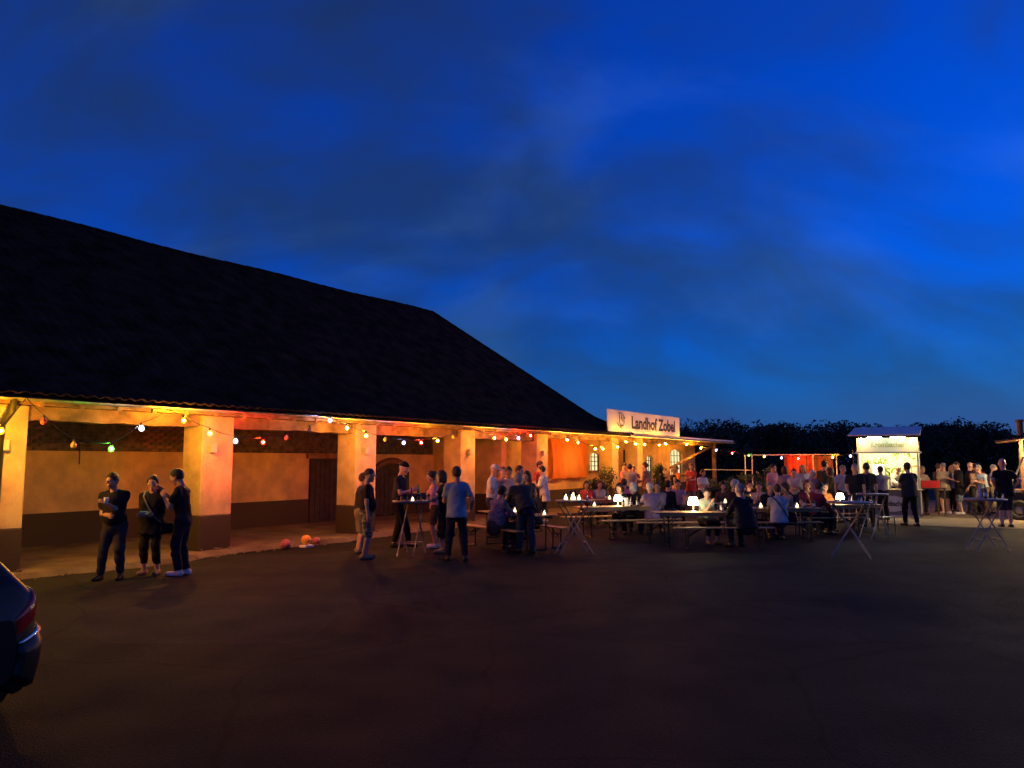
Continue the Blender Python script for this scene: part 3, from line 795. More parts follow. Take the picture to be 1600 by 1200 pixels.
def light_string(label, pts):
    """pts: (point, kind) with kind None for a fixing"""
    t = thing('light_string', label, 'light string', pts[0][0], 0, 'party light strings')
    o = pts[0][0]; path = []
    for (p, k) in pts:
        q = p - o
        path.append(q + Vector((0, 0, .09)) if k else q)
    fine = []
    for a, b in zip(path[:-1], path[1:]):
        for i in range(5):
            f = i / 5; w = a.lerp(b, f); w.z -= .05 * math.sin(math.pi * f) * min(1, (b - a).length); fine.append(w)
    fine.append(path[-1])
    MB().tube(fine, .008, 5).build('cable', RUBBER, t)
    for (p, k) in pts:
        if k:
            tilt = (random.uniform(-.25, .25), random.uniform(-.25, .25), 0)
            s = obj('lamp_socket', SOCK, None, t); s.location = p - o; s.rotation_euler = tilt
            b = obj('bulb', BM[k], None, t); b.location = p - o; b.rotation_euler = tilt
            if k in FM: obj('filament', FM[k], None, b)
    return t
SO, SFIX = -0.82, -0.64
def fp(px, py): return fac(px, py, SO)
def strg(label, lst, out=SO): light_string(label, [(fac(x, y, out if k else SFIX), k) for x, y, k in lst])
strg('light string with a bright yellow bulb in front of the nearest pillar', [(-260, 612, None), (-180, 668, 'O'), (-95, 690, 'G'), (2, 672, 'X'), (40, 623, None)])
strg('light string with a lit green bulb across the first arcade bay', [(42, 622, None), (68, 657, 'x'), (115, 694, 'v'), (174, 700, 'G'), (221, 668, 'C'), (262, 640, None)])
strg('light string with a lit red bulb across the second arcade bay', [(264, 640, None), (287, 656, 'Z'), (328, 676, 'w'), (368, 688, 'C'), (411, 690, 'R'), (448, 683, 'p'), (484, 671, 'p'), (506, 652, None)])
strg('light string above the high table with shot glasses', [(508, 651, None), (516, 656, 'B'), (542, 668, 'W'), (572, 680, 'Y'), (602, 686, 'v'), (631, 691, 'B'), (658, 691, 'R'), (684, 688, 'Y'), (708, 682, 'v'), (732, 667, None)])
strg('light string running past the orange cloth', [(734, 667, None), (772, 684, 'O'), (791, 686, 'g'), (810, 684, 'B'), (829, 680, 'R'), (848, 673, None), (886, 687, 'O'), (903, 691, 'W'), (930, 701, 'y'), (942, 701, 'W'), (953, 688, None)])
strg('light string under the canopy below the white sign board', [(954, 687, None), (965, 698, 'g'), (978, 690, 'Y'), (993, 693, 'W'), (1007, 694, 'W'), (1030, 695, 'Y'), (1040, 693, 'W'), (1053, 690, None), (1073, 694, 'g'), (1084, 692, None)], -.95)
G = [(1085, 692, None), (1095, 700, 'Z'), (1119, 703, 'B'), (1144, 708, 'R'), (1170, 711, 'G'), (1194, 713, 'Z'), (1221, 715, 'B'), (1247, 716, 'R'), (1274, 716, None), (1301, 714, 'Z'), (1329, 712, 'B'), (1336, 708, None)]
light_string('light string swinging free from the canopy end to the drinks stand', [(at_y(x, y, 40.0 - 9.5 * (x - 1085) / 250), k) for x, y, k in G])
pole = thing('light_pole', 'thin pole carrying the end of the light string left of the drinks stand', 'pole', at(1337, 30.5))
MB().tube([(0, 0, 0), (0, 0, 2.35)], .025, 8).build('shaft', ZINC, pole)
MB().lathe([(.0, .05), (.2, .05), (.24, .0)], 12).build('foot', ZINC, pole)

# ================================================================== FURNITURE
BWOOD = mat('beer_bench_wood', (0.46, 0.27, 0.10), 0.5, 0.3, 2.5, 0.15, 30)
BSTEEL = mat('bench_green_steel', (0.022, 0.03, 0.022), 0.45, 0.2, 9, metal=0.3)
STEEL = mat('bright_steel', (0.30, 0.28, 0.26), 0.45, 0.2, 9, metal=0.6)
HTOP = mat('bistro_top', (0.26, 0.21, 0.16), 0.5, 0.2, 5)
def trestle(t, name, w, h, x, inward):
    """folding steel frame: two legs, cross bars, foot rail and a strut to the top"""
    m = MB(); r = .016
    for y in (-w / 2, w / 2):
        m.tube([(x, y, h), (x + .02 * inward, y, .012)], r, 5)
    m.tube([(x, -w / 2, h - .12), (x, w / 2, h - .12)], r * .8, 5)
    m.tube([(x + .02 * inward, -w / 2 - .03, .016), (x + .02 * inward, w / 2 + .03, .016)], r, 5)
    for y in (-w / 4, w / 4): m.tube([(x, y, h * .55), (x + .30 * inward, y, h - .004)], r * .7, 5)
    m.tube([(x, -w / 4, h * .55), (x, w / 4, h * .55)], r * .7, 5)
    for y in (-w / 2, w / 2): m.box((x + .02 * inward, y, .007), (.05, .05, .014))
    return m.build(name, BSTEEL, t)
def beer_table(label, loc, ang, L_=2.2, W_=.62):
    t = thing('beer_table', label, 'table', loc, ang, 'folding beer tables')
    for k in range(4):
        MB().box((0, (k - 1.5) * W_ / 4, .745), (L_, W_ / 4 - .004, .028), bev=.006).build('board', BWOOD, t)
    MB().box((0, -W_ / 2 + .03, .70), (L_ - .2, .03, .06)).build('apron', BWOOD, t)
    for x, i in ((-L_ / 2 + .3, 1), (L_ / 2 - .3, -1)): trestle(t, 'leg_frame', W_ - .12, .73, x, i)
    return t
def beer_bench(label, loc, ang, L_=2.2):
    t = thing('beer_bench', label, 'bench', loc, ang, 'folding beer benches')
    for k in range(2):
        MB().box((0, (k - .5) * .125, .455), (L_, .121, .028), bev=.006).build('board', BWOOD, t)
    for x, i in ((-L_ / 2 + .28, 1), (L_ / 2 - .28, -1)): trestle(t, 'leg_frame', .22, .44, x, i)
    return t
def high_table(label, loc, ang, dia=.78, h=1.10):
    t = thing('high_table', label, 'high table', loc, ang, 'folding high tables')
    MB().lathe([(0, h - .035), (dia / 2 - .01, h - .035), (dia / 2, h - .026), (dia / 2, h - .006), (dia / 2 - .008, h), (0, h)], 32).build('tabletop', HTOP, t)
    for sgn in (-1, 1):
        y = .20 if sgn > 0 else .17
        for q in (-1, 1):
            MB().tube([(-.30 * sgn, q * y, h - .04), (.36 * sgn, q * y, .0)], .0145, 6).build('leg', STEEL, t)
        z = .24; x = .36 * sgn - .66 * sgn * z / (h - .04)
        MB().tube([(x, -y, z), (x, y, z)], .012, 6).build('cross_bar', STEEL, t)
        MB().tube([(-.30 * sgn, -y, h - .05), (-.30 * sgn, y, h - .05)], .012, 6).build('cross_bar', STEEL, t)
    return t
def rot_of(phi): return math.pi / 2 - R(phi)          # table axis along compass angle phi (0 = away from camera)
def axis(phi): return Vector((math.sin(R(phi)), math.cos(R(phi)), 0))
TB = {}
# set by the barn, long axis running away to the left
phi = -35; c = Vector((.08, 17.5, 0)); side = Vector((math.cos(R(phi)), -math.sin(R(phi)), 0))
TB['S1'] = (c, phi)
beer_table('beer table crowded with glasses under the man bending over it', c, rot_of(phi))
beer_bench('beer bench the man in the purple checked shirt sits on', c - side * .66, rot_of(phi))
beer_bench('short-looking beer bench with the woman in the long dark coat', c + side * .62 + axis(phi) * .1, rot_of(phi))
# middle set T2
phi = 72; c = at(962, 20.0); ax = axis(phi); pr = Vector((ax.y, -ax.x, 0)); pr = pr if pr.y > 0 else -pr
TB['T2'] = (c, phi)
beer_table('beer table with a glowing lantern and drinks in front of the blond woman', c, rot_of(phi))
beer_bench('empty beer bench nearest the crossed-leg high table, below the lantern table', c - pr * .74 + ax * .35, rot_of(phi))
beer_bench('beer bench on the far side of the lantern table', c + pr * .70 - ax * .1, rot_of(phi))
# rear set T1
phi = 80; c = at(968, 23.6); ax = axis(phi); pr = Vector((ax.y, -ax.x, 0)); pr = pr if pr.y > 0 else -pr
TB['T1'] = (c, phi)
beer_table('beer table by the annex where the woman in the pale striped top sits', c, rot_of(phi))
beer_bench('beer bench in front of the table by the annex, partly hidden by the high table', c - pr * .72 - ax * .35, rot_of(phi))
beer_bench('beer bench under the people by the annex wall plants', c + pr * .72, rot_of(phi))
# lamp set T3
phi = 90; c = at(1096, 17.85); ax = axis(phi); pr = Vector((0, 1, 0))
TB['T3'] = (c, phi)
beer_table('beer table with the glowing white table lamp on it', c, rot_of(phi))
beer_bench('long empty beer bench in front of the white lamp table', c - pr * .72 + ax * .33, rot_of(phi))
beer_bench('beer bench the woman beside the white table lamp sits on', c + pr * .72 - ax * .25, rot_of(phi))
# T4
phi = 86; c = at(1226, 19.4); ax = axis(phi); pr = Vector((0, 1, 0))
TB['T4'] = (c, phi)
beer_table('beer table between the man with the shoulder strap and the man in black facing us', c, rot_of(phi), 1.8)
beer_bench('beer bench under the grey shirt man with the shoulder strap', c - pr * .75 - ax * .25, rot_of(phi), 1.8)
beer_bench('beer bench behind the man in black who faces the camera', c + pr * .72, rot_of(phi), 1.8)
# T5
phi = 84; c = at(1322, 20.9); ax = axis(phi); pr = Vector((0, 1, 0))
TB['T5'] = (c, phi)
beer_table('beer table with a bright lamp and bottles left of the drinks stand', c, rot_of(phi), 1.9)
beer_bench('beer bench carrying the woman in the burgundy shirt', c - pr * .70 - ax * .55, rot_of(phi), 1.6)
beer_bench('beer bench behind the bright lamp, left of the drinks stand', c + pr * .72, rot_of(phi), 1.9)
# T6 behind T3 (dark jackets)
phi = 78; c = at(1160, 21.6); TB['T6'] = (c, phi)
beer_table('beer table hidden behind the men in navy at the lamp table', c, rot_of(phi))
beer_bench('beer bench of the white-haired man in the dark jumper', c - Vector((0, .74, 0)), rot_of(phi))
HT = {}
def ht(key, label, px, Y, ang, dia=.78):
    p = at(px, Y); HT[key] = p; high_table(label, p, R(ang), dia)
ht('H1', 'high table covered with rows of shot glasses and bottles', 642, 16.1, 78, .80)
ht('H2', 'high table with crossed steel legs and a glowing candle cluster', 897, 16.3, 14, .80)
ht('H3', 'high table with a dark oval top in front of the lamp and bottles', 1330, 15.7, -24, .84)
ht('H4', 'high table beside the stool in front of the drinks stand', 1366, 19.6, 30, .76)
ht('H5', 'high table with dark crossed legs and a white bottle at the right edge', 1543, 16.9, 4, .86)
# stool by H4
st = thing('stool', 'backless folding stool between the high table and the drinks stand', 'stool', at(1386, 20.2), R(20))
MB().box((0, 0, .46), (.40, .30, .03), bev=.008).build('seat', BWOOD, st)
for x in (-.16, .16):
    for y in (-.11, .11): MB().tube([(x, y, .45), (x * 1.08, y * 1.1, 0)], .013, 6).build('leg', BSTEEL, st)
MB().tube([(-.16, -.11, .34), (.16, -.11, .26)], .009, 5).tube([(-.16, -.11, .26), (.16, -.11, .34)], .009, 5).build('cross_brace', BSTEEL, st)

# ------------------------------------------------------------------ table ware
GLASSM = glass('clear_glass', (0.97, 0.98, 0.97), .03)
BEERM = mat('amber_beer', (0.55, 0.24, 0.03), 0.15, 0.1, 20, coat=.8)
GREENB = mat('green_bottle_glass', (0.03, 0.10, 0.035), 0.08, 0.15, 9, coat=1.0)
BROWNB = mat('brown_bottle_glass', (0.09, 0.035, 0.012), 0.08, 0.15, 9, coat=1.0)
PAPER = mat('white_paper', (0.8, 0.79, 0.75), 0.8, 0.06, 5)
FLAME = glow('candle_flame', (1.0, 0.60, 0.20), 900)
CANDLE = glow('lit_candle_wax', (1.0, 0.72, 0.34), 26)
SHADE = glow('lamp_shade_glow', (1.0, 0.80, 0.45), 48.0)
def drink(label, loc, h=.16, fill=BEERM, group=None, r=.034):
    t = thing('drinking_glass', label, 'glass', loc, 0, group)
    MB().lathe([(0, .004), (r * .85, .004), (r, h), (r * .93, h), (r * .78, .014), (0, .014)], 12).build('vessel', GLASSM, t)
    if fill is not None: MB().lathe([(0, .016), (r * .74, .016), (r * .86, h * .68), (0, h * .68)], 12).build('drink', fill, t)
    return t
def bottle(label, loc, m=BROWNB, h=.26, group=None, r=.033):
    t = thing('bottle', label, 'bottle', loc, 0, group)
    MB().lathe([(0, .0), (r, .002), (r, h * .52), (r * .8, h * .62), (r * .38, h * .76), (r * .34, h * .97), (r * .42, h * .975), (r * .42, h), (0, h)], 12).build('body', m, t)
    MB().lathe([(r + .001, h * .15), (r + .001, h * .42)], 12).build('paper_label', PAPER, t)
    return t
def candle_jar(label, loc, s=1.0, group=None):
    t = thing('candle_jar', label, 'candle', loc, 0, group)
    MB().lathe([(0, .002), (.045 * s, .002), (.05 * s, .13 * s), (.046 * s, .13 * s), (.042 * s, .01), (0, .01)], 14).build('jar', GLASSM, t)
    MB().lathe([(0, .012), (.036 * s, .012), (.036 * s, .07 * s), (0, .07 * s)], 12).build('wax', CANDLE, t)
    MB().lathe([(0, .072 * s), (.009 * s, .082 * s), (.006 * s, .10 * s), (0, .118 * s)], 8).build('flame', FLAME, t)
    return t
def table_lamp(label, loc, s=1.0):
    t = thing('table_lamp', label, 'lamp', loc, 0, 'glowing table lamps')
    MB().lathe([(0, 0), (.065 * s, 0), (.068 * s, .012), (.02 * s, .02), (0, .02)], 18).build('base', WHITEP, t)
    MB().lathe([(.013 * s, .018), (.013 * s, .20 * s)], 10).build('stem', WHITEP, t)
    MB().lathe([(.125 * s, .16 * s), (.118 * s, .20 * s), (.088 * s, .325 * s), (.07 * s, .335 * s), (0, .336 * s)], 22).build('lamp_shade', SHADE, t)
    return t
def on(key, u, v, z=.76):
    c, ph = TB[key]; a = axis(ph); n = Vector((a.y, -a.x, 0))
    if n.y < 0: n = -n
    return Vector((c.x + a.x * u + n.x * v, c.y + a.y * u + n.y * v, z))
table_lamp('glowing white table lamp with a dome shade beside the woman in the striped blouse', on('T3', -.16, .02), .98)
table_lamp('glowing lamp behind the oval high table, left of the drinks stand', on('T5', -.10, .05), .85)
table_lamp('glowing lantern lamp on the table in front of the dark-haired woman', on('T2', .12, .10), .82)
# H1: rows of small glasses, two bottles, candles
h1 = HT['H1']
for k in range(22):
    a = k * 2.399; rr = .06 + .30 * math.sqrt(k / 22)
    x, y = rr * math.cos(a), rr * math.sin(a)
    drink('small shot glass among the rows on the high table', (h1.x + x, h1.y + y, 1.101), random.uniform(.09, .14), BEERM if k % 3 else None, 'shot glasses on the high table', .022)
bottle('tall clear bottle behind the shot glasses on the high table', (h1.x + .10, h1.y + .30, 1.101), GREENB, .32)
bottle('short brown bottle behind the shot glasses on the high table', (h1.x - .05, h1.y + .345, 1.101), BROWNB, .25)
candle_jar('candle jar at the middle of the shot-glass table', (h1.x + .06, h1.y - .30, 1.101), .9)
candle_jar('candle jar at the back of the shot-glass table', (h1.x + .22, h1.y + .28, 1.101), 1.0)
# H2: bright cluster
h2 = HT['H2']
for k, (x, y, s, l) in enumerate(((.02, 0, 1.5, 'largest candle jar of the cluster on the crossed-leg high table'), (-.13, .05, 1.15, 'left candle jar of the cluster on the crossed-leg high table'), (.15, .06, 1.05, 'right candle jar of the cluster on the crossed-leg high table'))):
    candle_jar(l, (h2.x + x - .03, h2.y + y, 1.101), s)
bottle('thin bottle right of the candle cluster on the crossed-leg high table', (h2.x + .28, h2.y + .02, 1.101), GREENB, .16, None, .022)
# S1
for k in range(12):
    u, v = random.uniform(-.95, .95), random.uniform(-.24, .24)
    drink('beer glass on the crowded table by the barn', on('S1', u, v), random.uniform(.13, .19), BEERM if k % 3 else None, 'beer glasses on the crowded table')
for k, (u, l) in enumerate(((-1.0, 'candle jar at the near end of the crowded table'), (.10, 'candle jar in the middle of the crowded table'), (.95, 'candle jar at the far end of the crowded table'))):
    candle_jar(l, on('S1', u, .05), 1.0)
# T2, T1, T3, T4, T5, T6
for key, nn in (('T2', 5), ('T1', 5), ('T3', 6), ('T4', 4), ('T5', 6), ('T6', 4)):
    where = {'T2': 'lantern table', 'T1': 'table by the annex', 'T3': 'white lamp table', 'T4': 'table of the man in black', 'T5': 'table left of the drinks stand', 'T6': 'table behind the navy men'}[key]
    for k in range(nn):
        u = random.uniform(.25, .95) if key == 'T3' else random.uniform(-.8, .9)
        if key in ('T3', 'T2', 'T5') and abs(u) < .32: u += .45
        if k % 2: drink('beer glass on the ' + where, on(key, u, random.uniform(-.2, .2)), random.uniform(.14, .2), BEERM, 'beer glasses on the ' + where)
        else: bottle('beer bottle on the ' + where, on(key, u, random.uniform(-.2, .2)), GREENB if k % 4 else BROWNB, .25, 'beer bottles on the ' + where)
for key, u in (('T1', -.3), ('T4', .35), ('T6', .2), ('T2', .45), ('T5', .5)):
    candle_jar('candle jar on the ' + {'T1': 'table by the annex', 'T4': 'table of the man in black', 'T6': 'table behind the navy men', 'T2': 'lantern table', 'T5': 'table left of the drinks stand'}[key], on(key, u, .0), 1.1)
for key, u, w_ in (('T1', .45, 'right end of the table by the annex'), ('T4', -.55, 'left end of the table of the man in black'), ('T6', -.45, 'left end of the table behind the navy men'), ('T2', -.55, 'left end of the lantern table'), ('T3', .72, 'right end of the white lamp table'), ('T5', -.62, 'left end of the table left of the drinks stand')):
    candle_jar('candle jar at the ' + w_, on(key, u, .08), 1.1)
mc = MB().box((0, 0, .10), (.16, .006, .21), M=Matrix.Rotation(R(-14), 4, 'X')).box((0, .045, .10), (.16, .006, .21), M=Matrix.Rotation(R(14), 4, 'X')).build('menu_card', PAPER, None, on('T2', .33, .08) + Vector((0, 0, .002)), R(8))
tag(mc, 'white folded menu card standing beside the lantern lamp', 'menu card')
h5 = HT['H5']
bottle('white-labelled bottle on the high table at the right edge', (h5.x - .05, h5.y + .1, 1.101), WHITEP, .30, None, .045)
bottle('pale clear bottle beside the white one on the right-hand high table', (h5.x + .10, h5.y + .12, 1.101), GREENB, .30, None, .04)
for k, x in enumerate((.24, .30, .36)):
    drink('empty glass at the right end of the right-hand high table', (h5.x + x, h5.y + (.0, .08, -.07)[k], 1.101), .13, None, 'glasses on the right-hand high table')
h3 = HT['H3']
for k, x in enumerate((.05, .15, .28)):
    drink('glass on the oval high table in front of the bright lamp', (h3.x + x, h3.y + (.1, -.1, .05)[k], 1.101), .13, None, 'glasses on the oval high table')
drink('glass on the high table beside the stool', (HT['H4'].x - .1, HT['H4'].y, 1.101), .15, BEERM)
# balls at the kerb
def ball(label, px, py, r, m, z=.0):
    p = ground(px, py); 
    o = MB().lathe([(r * math.sin(math.pi * k / 12), -r * math.cos(math.pi * k / 12)) for k in range(13)], 20).build('ball', m, None, (p.x, p.y, z + r))
    return tag(o, label, 'ball', 'balls lying at the kerb')
PINKB = mat('pink_rubber', (0.42, 0.10, 0.13), 0.5, 0.2, 14, 0.15, 60)
ORB = mat('orange_rubber', (0.85, 0.36, 0.06), 0.45, 0.15, 14)
ball('dull pink ball on its own at the kerb', 446, 858, .11, PINKB)
ball('orange ball resting on a flat pale box at the kerb', 478, 855, .11, ORB, .052)
ball('dark pink ball touching the orange ball at the kerb', 494, 851, .088, PINKB)
p = ground(479, 855)
bx = MB().box((0, 0, .025), (.27, .2, .048), bev=.006).build('flat_box', PAPER, None, (p.x, p.y, 0.002), BROT)
tag(bx, 'flat pale box under the orange ball at the kerb', 'box')

# ================================================================== PLANTS
LEAF = mat('shrub_leaf', (0.075, 0.11, 0.03), 0.6, 0.45, 1.2)
LEAF2 = mat('dark_shrub_leaf', (0.045, 0.08, 0.028), 0.6, 0.45, 1.2)
POT = mat('terracotta_pot', (0.25, 0.12, 0.07), 0.85, 0.25, 6)
def shrub(label, px, Y, h, w, n=900, m=LEAF, pot=False, cone=False, size=.055):
    p = at(px, Y); t = thing('shrub', label, 'shrub', p, 0, 'shrubs round the terrace'); r_ = np.random.default_rng(int(px * 7))
    cs, rs = [], []; z0 = .42 if pot else .1
    for k in range(11):
        f = r_.random(); zz_ = z0 + (h - z0) * (.12 + .78 * f); q = w * (1 - f * .95 if cone else .75) * r_.random() ** .5; a = r_.random() * 6.28
        cs.append((q * math.cos(a), q * math.sin(a), zz_)); rs.append((h - z0) * (.10 if cone else .17) + w * .12)
    V, F = leaf_cloud(cs, rs, n, size, r_, 1.0, .2)
    obj('foliage', np_mesh('foliage', V, F, [m], smooth=False), None, t)
    st_ = MB()
    for k in range(5):
        a = r_.random() * 6.28; st_.tube([(0, 0, z0 * .7), (.25 * w * math.cos(a), .25 * w * math.sin(a), h * .45), (.5 * w * math.cos(a), .5 * w * math.sin(a), h * .8)], [.02, .014, .006], 5)
    st_.build('stems', DKWOOD, t)
    if pot: MB().lathe([(0, .01), (.17, .01), (.23, .42), (.25, .42), (.25, .46), (.21, .46), (.2, .38), (0, .38)], 18).build('pot', POT, t)
for k, (px, h, w) in enumerate(((1098, 1.15, .62), (1118, 1.30, .62), (1139, 1.22, .62), (1161, 1.30, .66), (1184, 1.42, .6), (1203, 1.55, .6))):
    shrub(('leafy hedge shrub at the canopy end, behind the woman in red', 'second hedge shrub from the canopy end', 'third hedge shrub from the canopy end', 'hedge shrub left of the white frame posts', 'hedge shrub right of the white frame posts', 'tallest hedge shrub beside the pink-shirted guest')[k], px, 33.5 + .2 * (k % 2), h, w, 1100, LEAF if k % 2 else LEAF2)
shrub('potted oleander behind the woman in the pale striped top', 938, 27.5, 1.35, .42, 700, LEAF2, True)
shrub('tall potted plant in front of the small annex window', 949, 29.5, 1.75, .34, 500, LEAF, True)
shrub('cone-shaped potted tree right of the bright doorway', 1030, 30.5, 1.9, .55, 1100, LEAF, True, True)
# ---- white tube frame and red-orange canvas beside the hedge
TUBEW = mat('white_tube', (0.62, 0.58, 0.52), 0.4, 0.1, 5)
pf = thing('tube_frame', 'white tube pavilion frame behind the hedge shrubs', 'frame', (0, 0, 0))
def tb(name, a, b, r=.02): MB().tube([a, b], r, 6).build(name, TUBEW, pf)
for px, Y, ztop in ((1166, 36.0, 2.2), (1177, 35.4, 2.2), (1273, 33.6, 2.2), (1310, 33.0, 2.2)):
    q = at(px, Y); tb('post', (q.x, q.y, 0), (q.x, q.y, ztop), .025)
tb('rail', at(1100, 38, 1.49), at(1176, 35.4, 1.49)); tb('rail', at(1176, 35.5, 2.19), at(1312, 33.0, 2.19)); tb('rail', at(1166, 36.0, 2.18), at(1200, 34.9, 2.18))
CANV = mat('red_canvas', (0.17, 0.055, 0.022), 0.85, 0.2, 1.5, 0.3, 14)
a_, b_ = at(1228, 34.6), at(1305, 33.3); V = []
for i in range(41):
    for j in range(13):
        q = a_.lerp(b_, i / 40); q.z = .35 + 1.78 * j / 12; q.y += .05 * math.sin(i * .9 + j * .2) + .03 * math.sin(i * 2.1)
        V.append(tuple(q))
ii = np.arange(41 * 13).reshape(41, 13)
F = np.stack([ii[:-1, :-1], ii[1:, :-1], ii[1:, 1:], ii[:-1, 1:]], -1).reshape(-1, 4)
cw = obj('canvas_wall', np_mesh('canvas_wall', np.array(V), F, [CANV])); tag(cw, 'red-orange canvas wall behind the standing guests', 'canvas wall')

# ================================================================== DRINKS STAND
sp0 = at(1391, 26.6); ds = thing('drinks_stand', 'brightly lit drinks stand with raised header board and grey counter', 'drinks stand', (sp0.x, sp0.y, 0), R(-29))
ds.scale = (.85, 1, 1)
CREAM = mat('cream_panel', (0.78, 0.72, 0.50), 0.6, 0.08, 1.2)
GREYP = mat('counter_grey', (0.20, 0.20, 0.20), 0.55, 0.12, 3)
ROOFG = mat('stand_roof_sheet', (0.86, 0.79, 0.64), 0.5, 0.1, 3)
HOP = mat('hop_green', (0.22, 0.34, 0.04), 0.7, 0.3, 6)
W2 = 1.12
MB().box((0, .03, .50), (2 * W2, .06, .84), bev=.01).build('counter_front', GREYP, ds)
MB().box((0, .02, .045), (2 * W2 - .1, .04, .07)).build('kick_board', WHITEP, ds)
MB().box((0, .10, .945), (2 * W2 + .16, .44, .04), bev=.012).build('counter_top', mat('counter_wood', (0.55, 0.42, 0.22), .4, .2, 3), ds)
MB().box((0, 1.75, 1.35), (2 * W2, .06, 2.5)).build('rear_wall', CREAM, ds)
for q in (-1, 1):
    MB().box((q * (W2 - .02), 1.12, 1.35), (.05, 1.2, 2.5)).build('side_wall', CREAM, ds)
    MB().box((q * (W2 - .03), .08, 1.6), (.06, .06, 1.28)).build('corner_post', CREAM, ds)
MB().box((0, .9, .06), (2 * W2 - .1, 1.66, .06)).build('floor', DKWOOD, ds)
rf_ = MB().box((-.06, .55, 2.96), (2 * W2 + .36, 2.75, .05), M=Matrix.Rotation(R(7.5), 4, 'X'), bev=.01).build('roof', ROOFG, ds)
hd = MB().box((0, .0, 2.46), (2 * W2, .05, .50), M=Matrix.Rotation(R(-6), 4, 'X'), bev=.006).build('header_board', CREAM, ds)
GOLD = mat('gold_letter', (0.55, 0.42, 0.10), 0.4, 0.1, 6)
MXH = Matrix.Translation((0.03, -.034, 2.47)) @ Matrix.Rotation(math.pi / 2 + R(-6), 4, 'X')
text_mesh('Krombacher', .26, 'header_lettering', GOLD, ds, MXH, xs=.95, bold=.004, ext=.004)
MB().tube([(-W2 - .05, -.06, 2.2), (W2 + .12, -.06, 2.2)], .028, 8).build('awning_bar', GREYP, ds)
LEDC = glow('stand_led_cool', (0.55, 0.95, 1.0), 34)
LEDW = glow('stand_tube_warm', (1.0, 0.85, 0.52), 320)
for q in (-.42, .42): MB().tube([(q - .26, -.30, 2.715), (q + .26, -.30, 2.715)], .018, 8).build('led_lamp', LEDC, ds)
for q in (-.5, .5): MB().tube([(q - .42, .35, 2.24), (q + .42, .35, 2.24)], .02, 8).build('tube_lamp', LEDW, ds)
SPOTS = glow('stand_spot_warm', (1.0, 0.60, 0.24), 150)
for q in (-.95, .95): MB().lathe([(0, -.03), (.05, -.03), (.06, .02), (0, .04)], 10, (q, -.22, 2.66)).build('spot_lamp', SPOTS, ds)
# hop motif and letters on the rear wall
rngh = random.Random(3)
for k in range(46):
    x = rngh.uniform(-.95, .95); z = 2.0 + .16 * math.sin(x * 3) + rngh.gauss(0, .06); a = rngh.uniform(0, 3.14); r = rngh.uniform(.04, .09)
    pts = [(x + r * math.cos(a) * c_ - r * .45 * math.sin(a) * s_, z + r * math.sin(a) * c_ + r * .45 * math.cos(a) * s_) for c_, s_ in ((1, 0), (.3, .9), (-.6, .8), (-1, 0), (-.6, -.8), (.3, -.9))]
    m = MB(); m.add([(p[0], 1.715 - .0005 * (k % 6), p[1]) for p in pts], [tuple(range(6))]); m.build('hop_leaf', HOP, ds)
MXW = Matrix.Translation((.18, 1.712, 1.50)) @ Matrix.Rotation(math.pi / 2, 4, 'X')
text_mesh('SCY', .42, 'wall_lettering', HOP, ds, MXW, xs=1.1, bold=.012, ext=.003)
MB().box((-.45, 1.45, 1.35), (.48, .5, .9), bev=.02).build('fridge', WHITEP, ds)
MB().box((-.45, 1.19, 1.35), (.40, .012, .74)).build('fridge_door_pane', mat('fridge_pane', (0.85, 0.88, 0.9), .2, .04, 4), ds)
for k in range(2):
    fb = MB().box((.98, .6, 1.55 - .5 * k), (.34, .03, .42)).build('price_board', mat('price_board_orange', (0.55, 0.25, 0.06), .6, .2, 4), ds)
    MB().box((.98, .58, 1.55 - .5 * k), (.26, .012, .32)).build('price_sheet', CREAM, fb)
tp = MB().lathe([(.05, .965), (.05, 1.0), (.032, 1.02), (.032, 1.34), (.04, 1.36), (.0, 1.37)], 12, (.05, .12, 0)).build('tap_column', STEEL, ds)
MB().tube([(.05, .12, 1.30), (.05, .0, 1.28), (.05, -.02, 1.20)], .012, 6).build('spout', STEEL, tp)
MB().tube([(.05, .06, 1.36), (.05, .04, 1.52)], .014, 6).build('tap_handle', DKWOOD, tp)
ovl = MB(); ov = [(.70 + .62 * math.cos(2 * math.pi * k / 40), .46 + .27 * math.sin(2 * math.pi * k / 40)) for k in range(40)]
ovl.add([(x - .62, -.004, z) for x, z in ov], [tuple(range(40))])
lg = ovl.build('oval_logo', WHITEP, ds)
MXO = Matrix.Translation((.07, -.008, .46)) @ Matrix.Rotation(math.pi / 2, 4, 'X')
text_mesh('Krombacher', .25, 'logo_lettering', BLACKP, lg, MXO, xs=.80, bold=.006, ext=.002)
for k in range(7):
    pq = ds.matrix_basis @ Vector((random.uniform(-.95, .95), random.uniform(0.05, .25), .967))
    drink('full beer glass on the drinks stand counter', pq, .18, BEERM, 'beer glasses on the drinks stand')

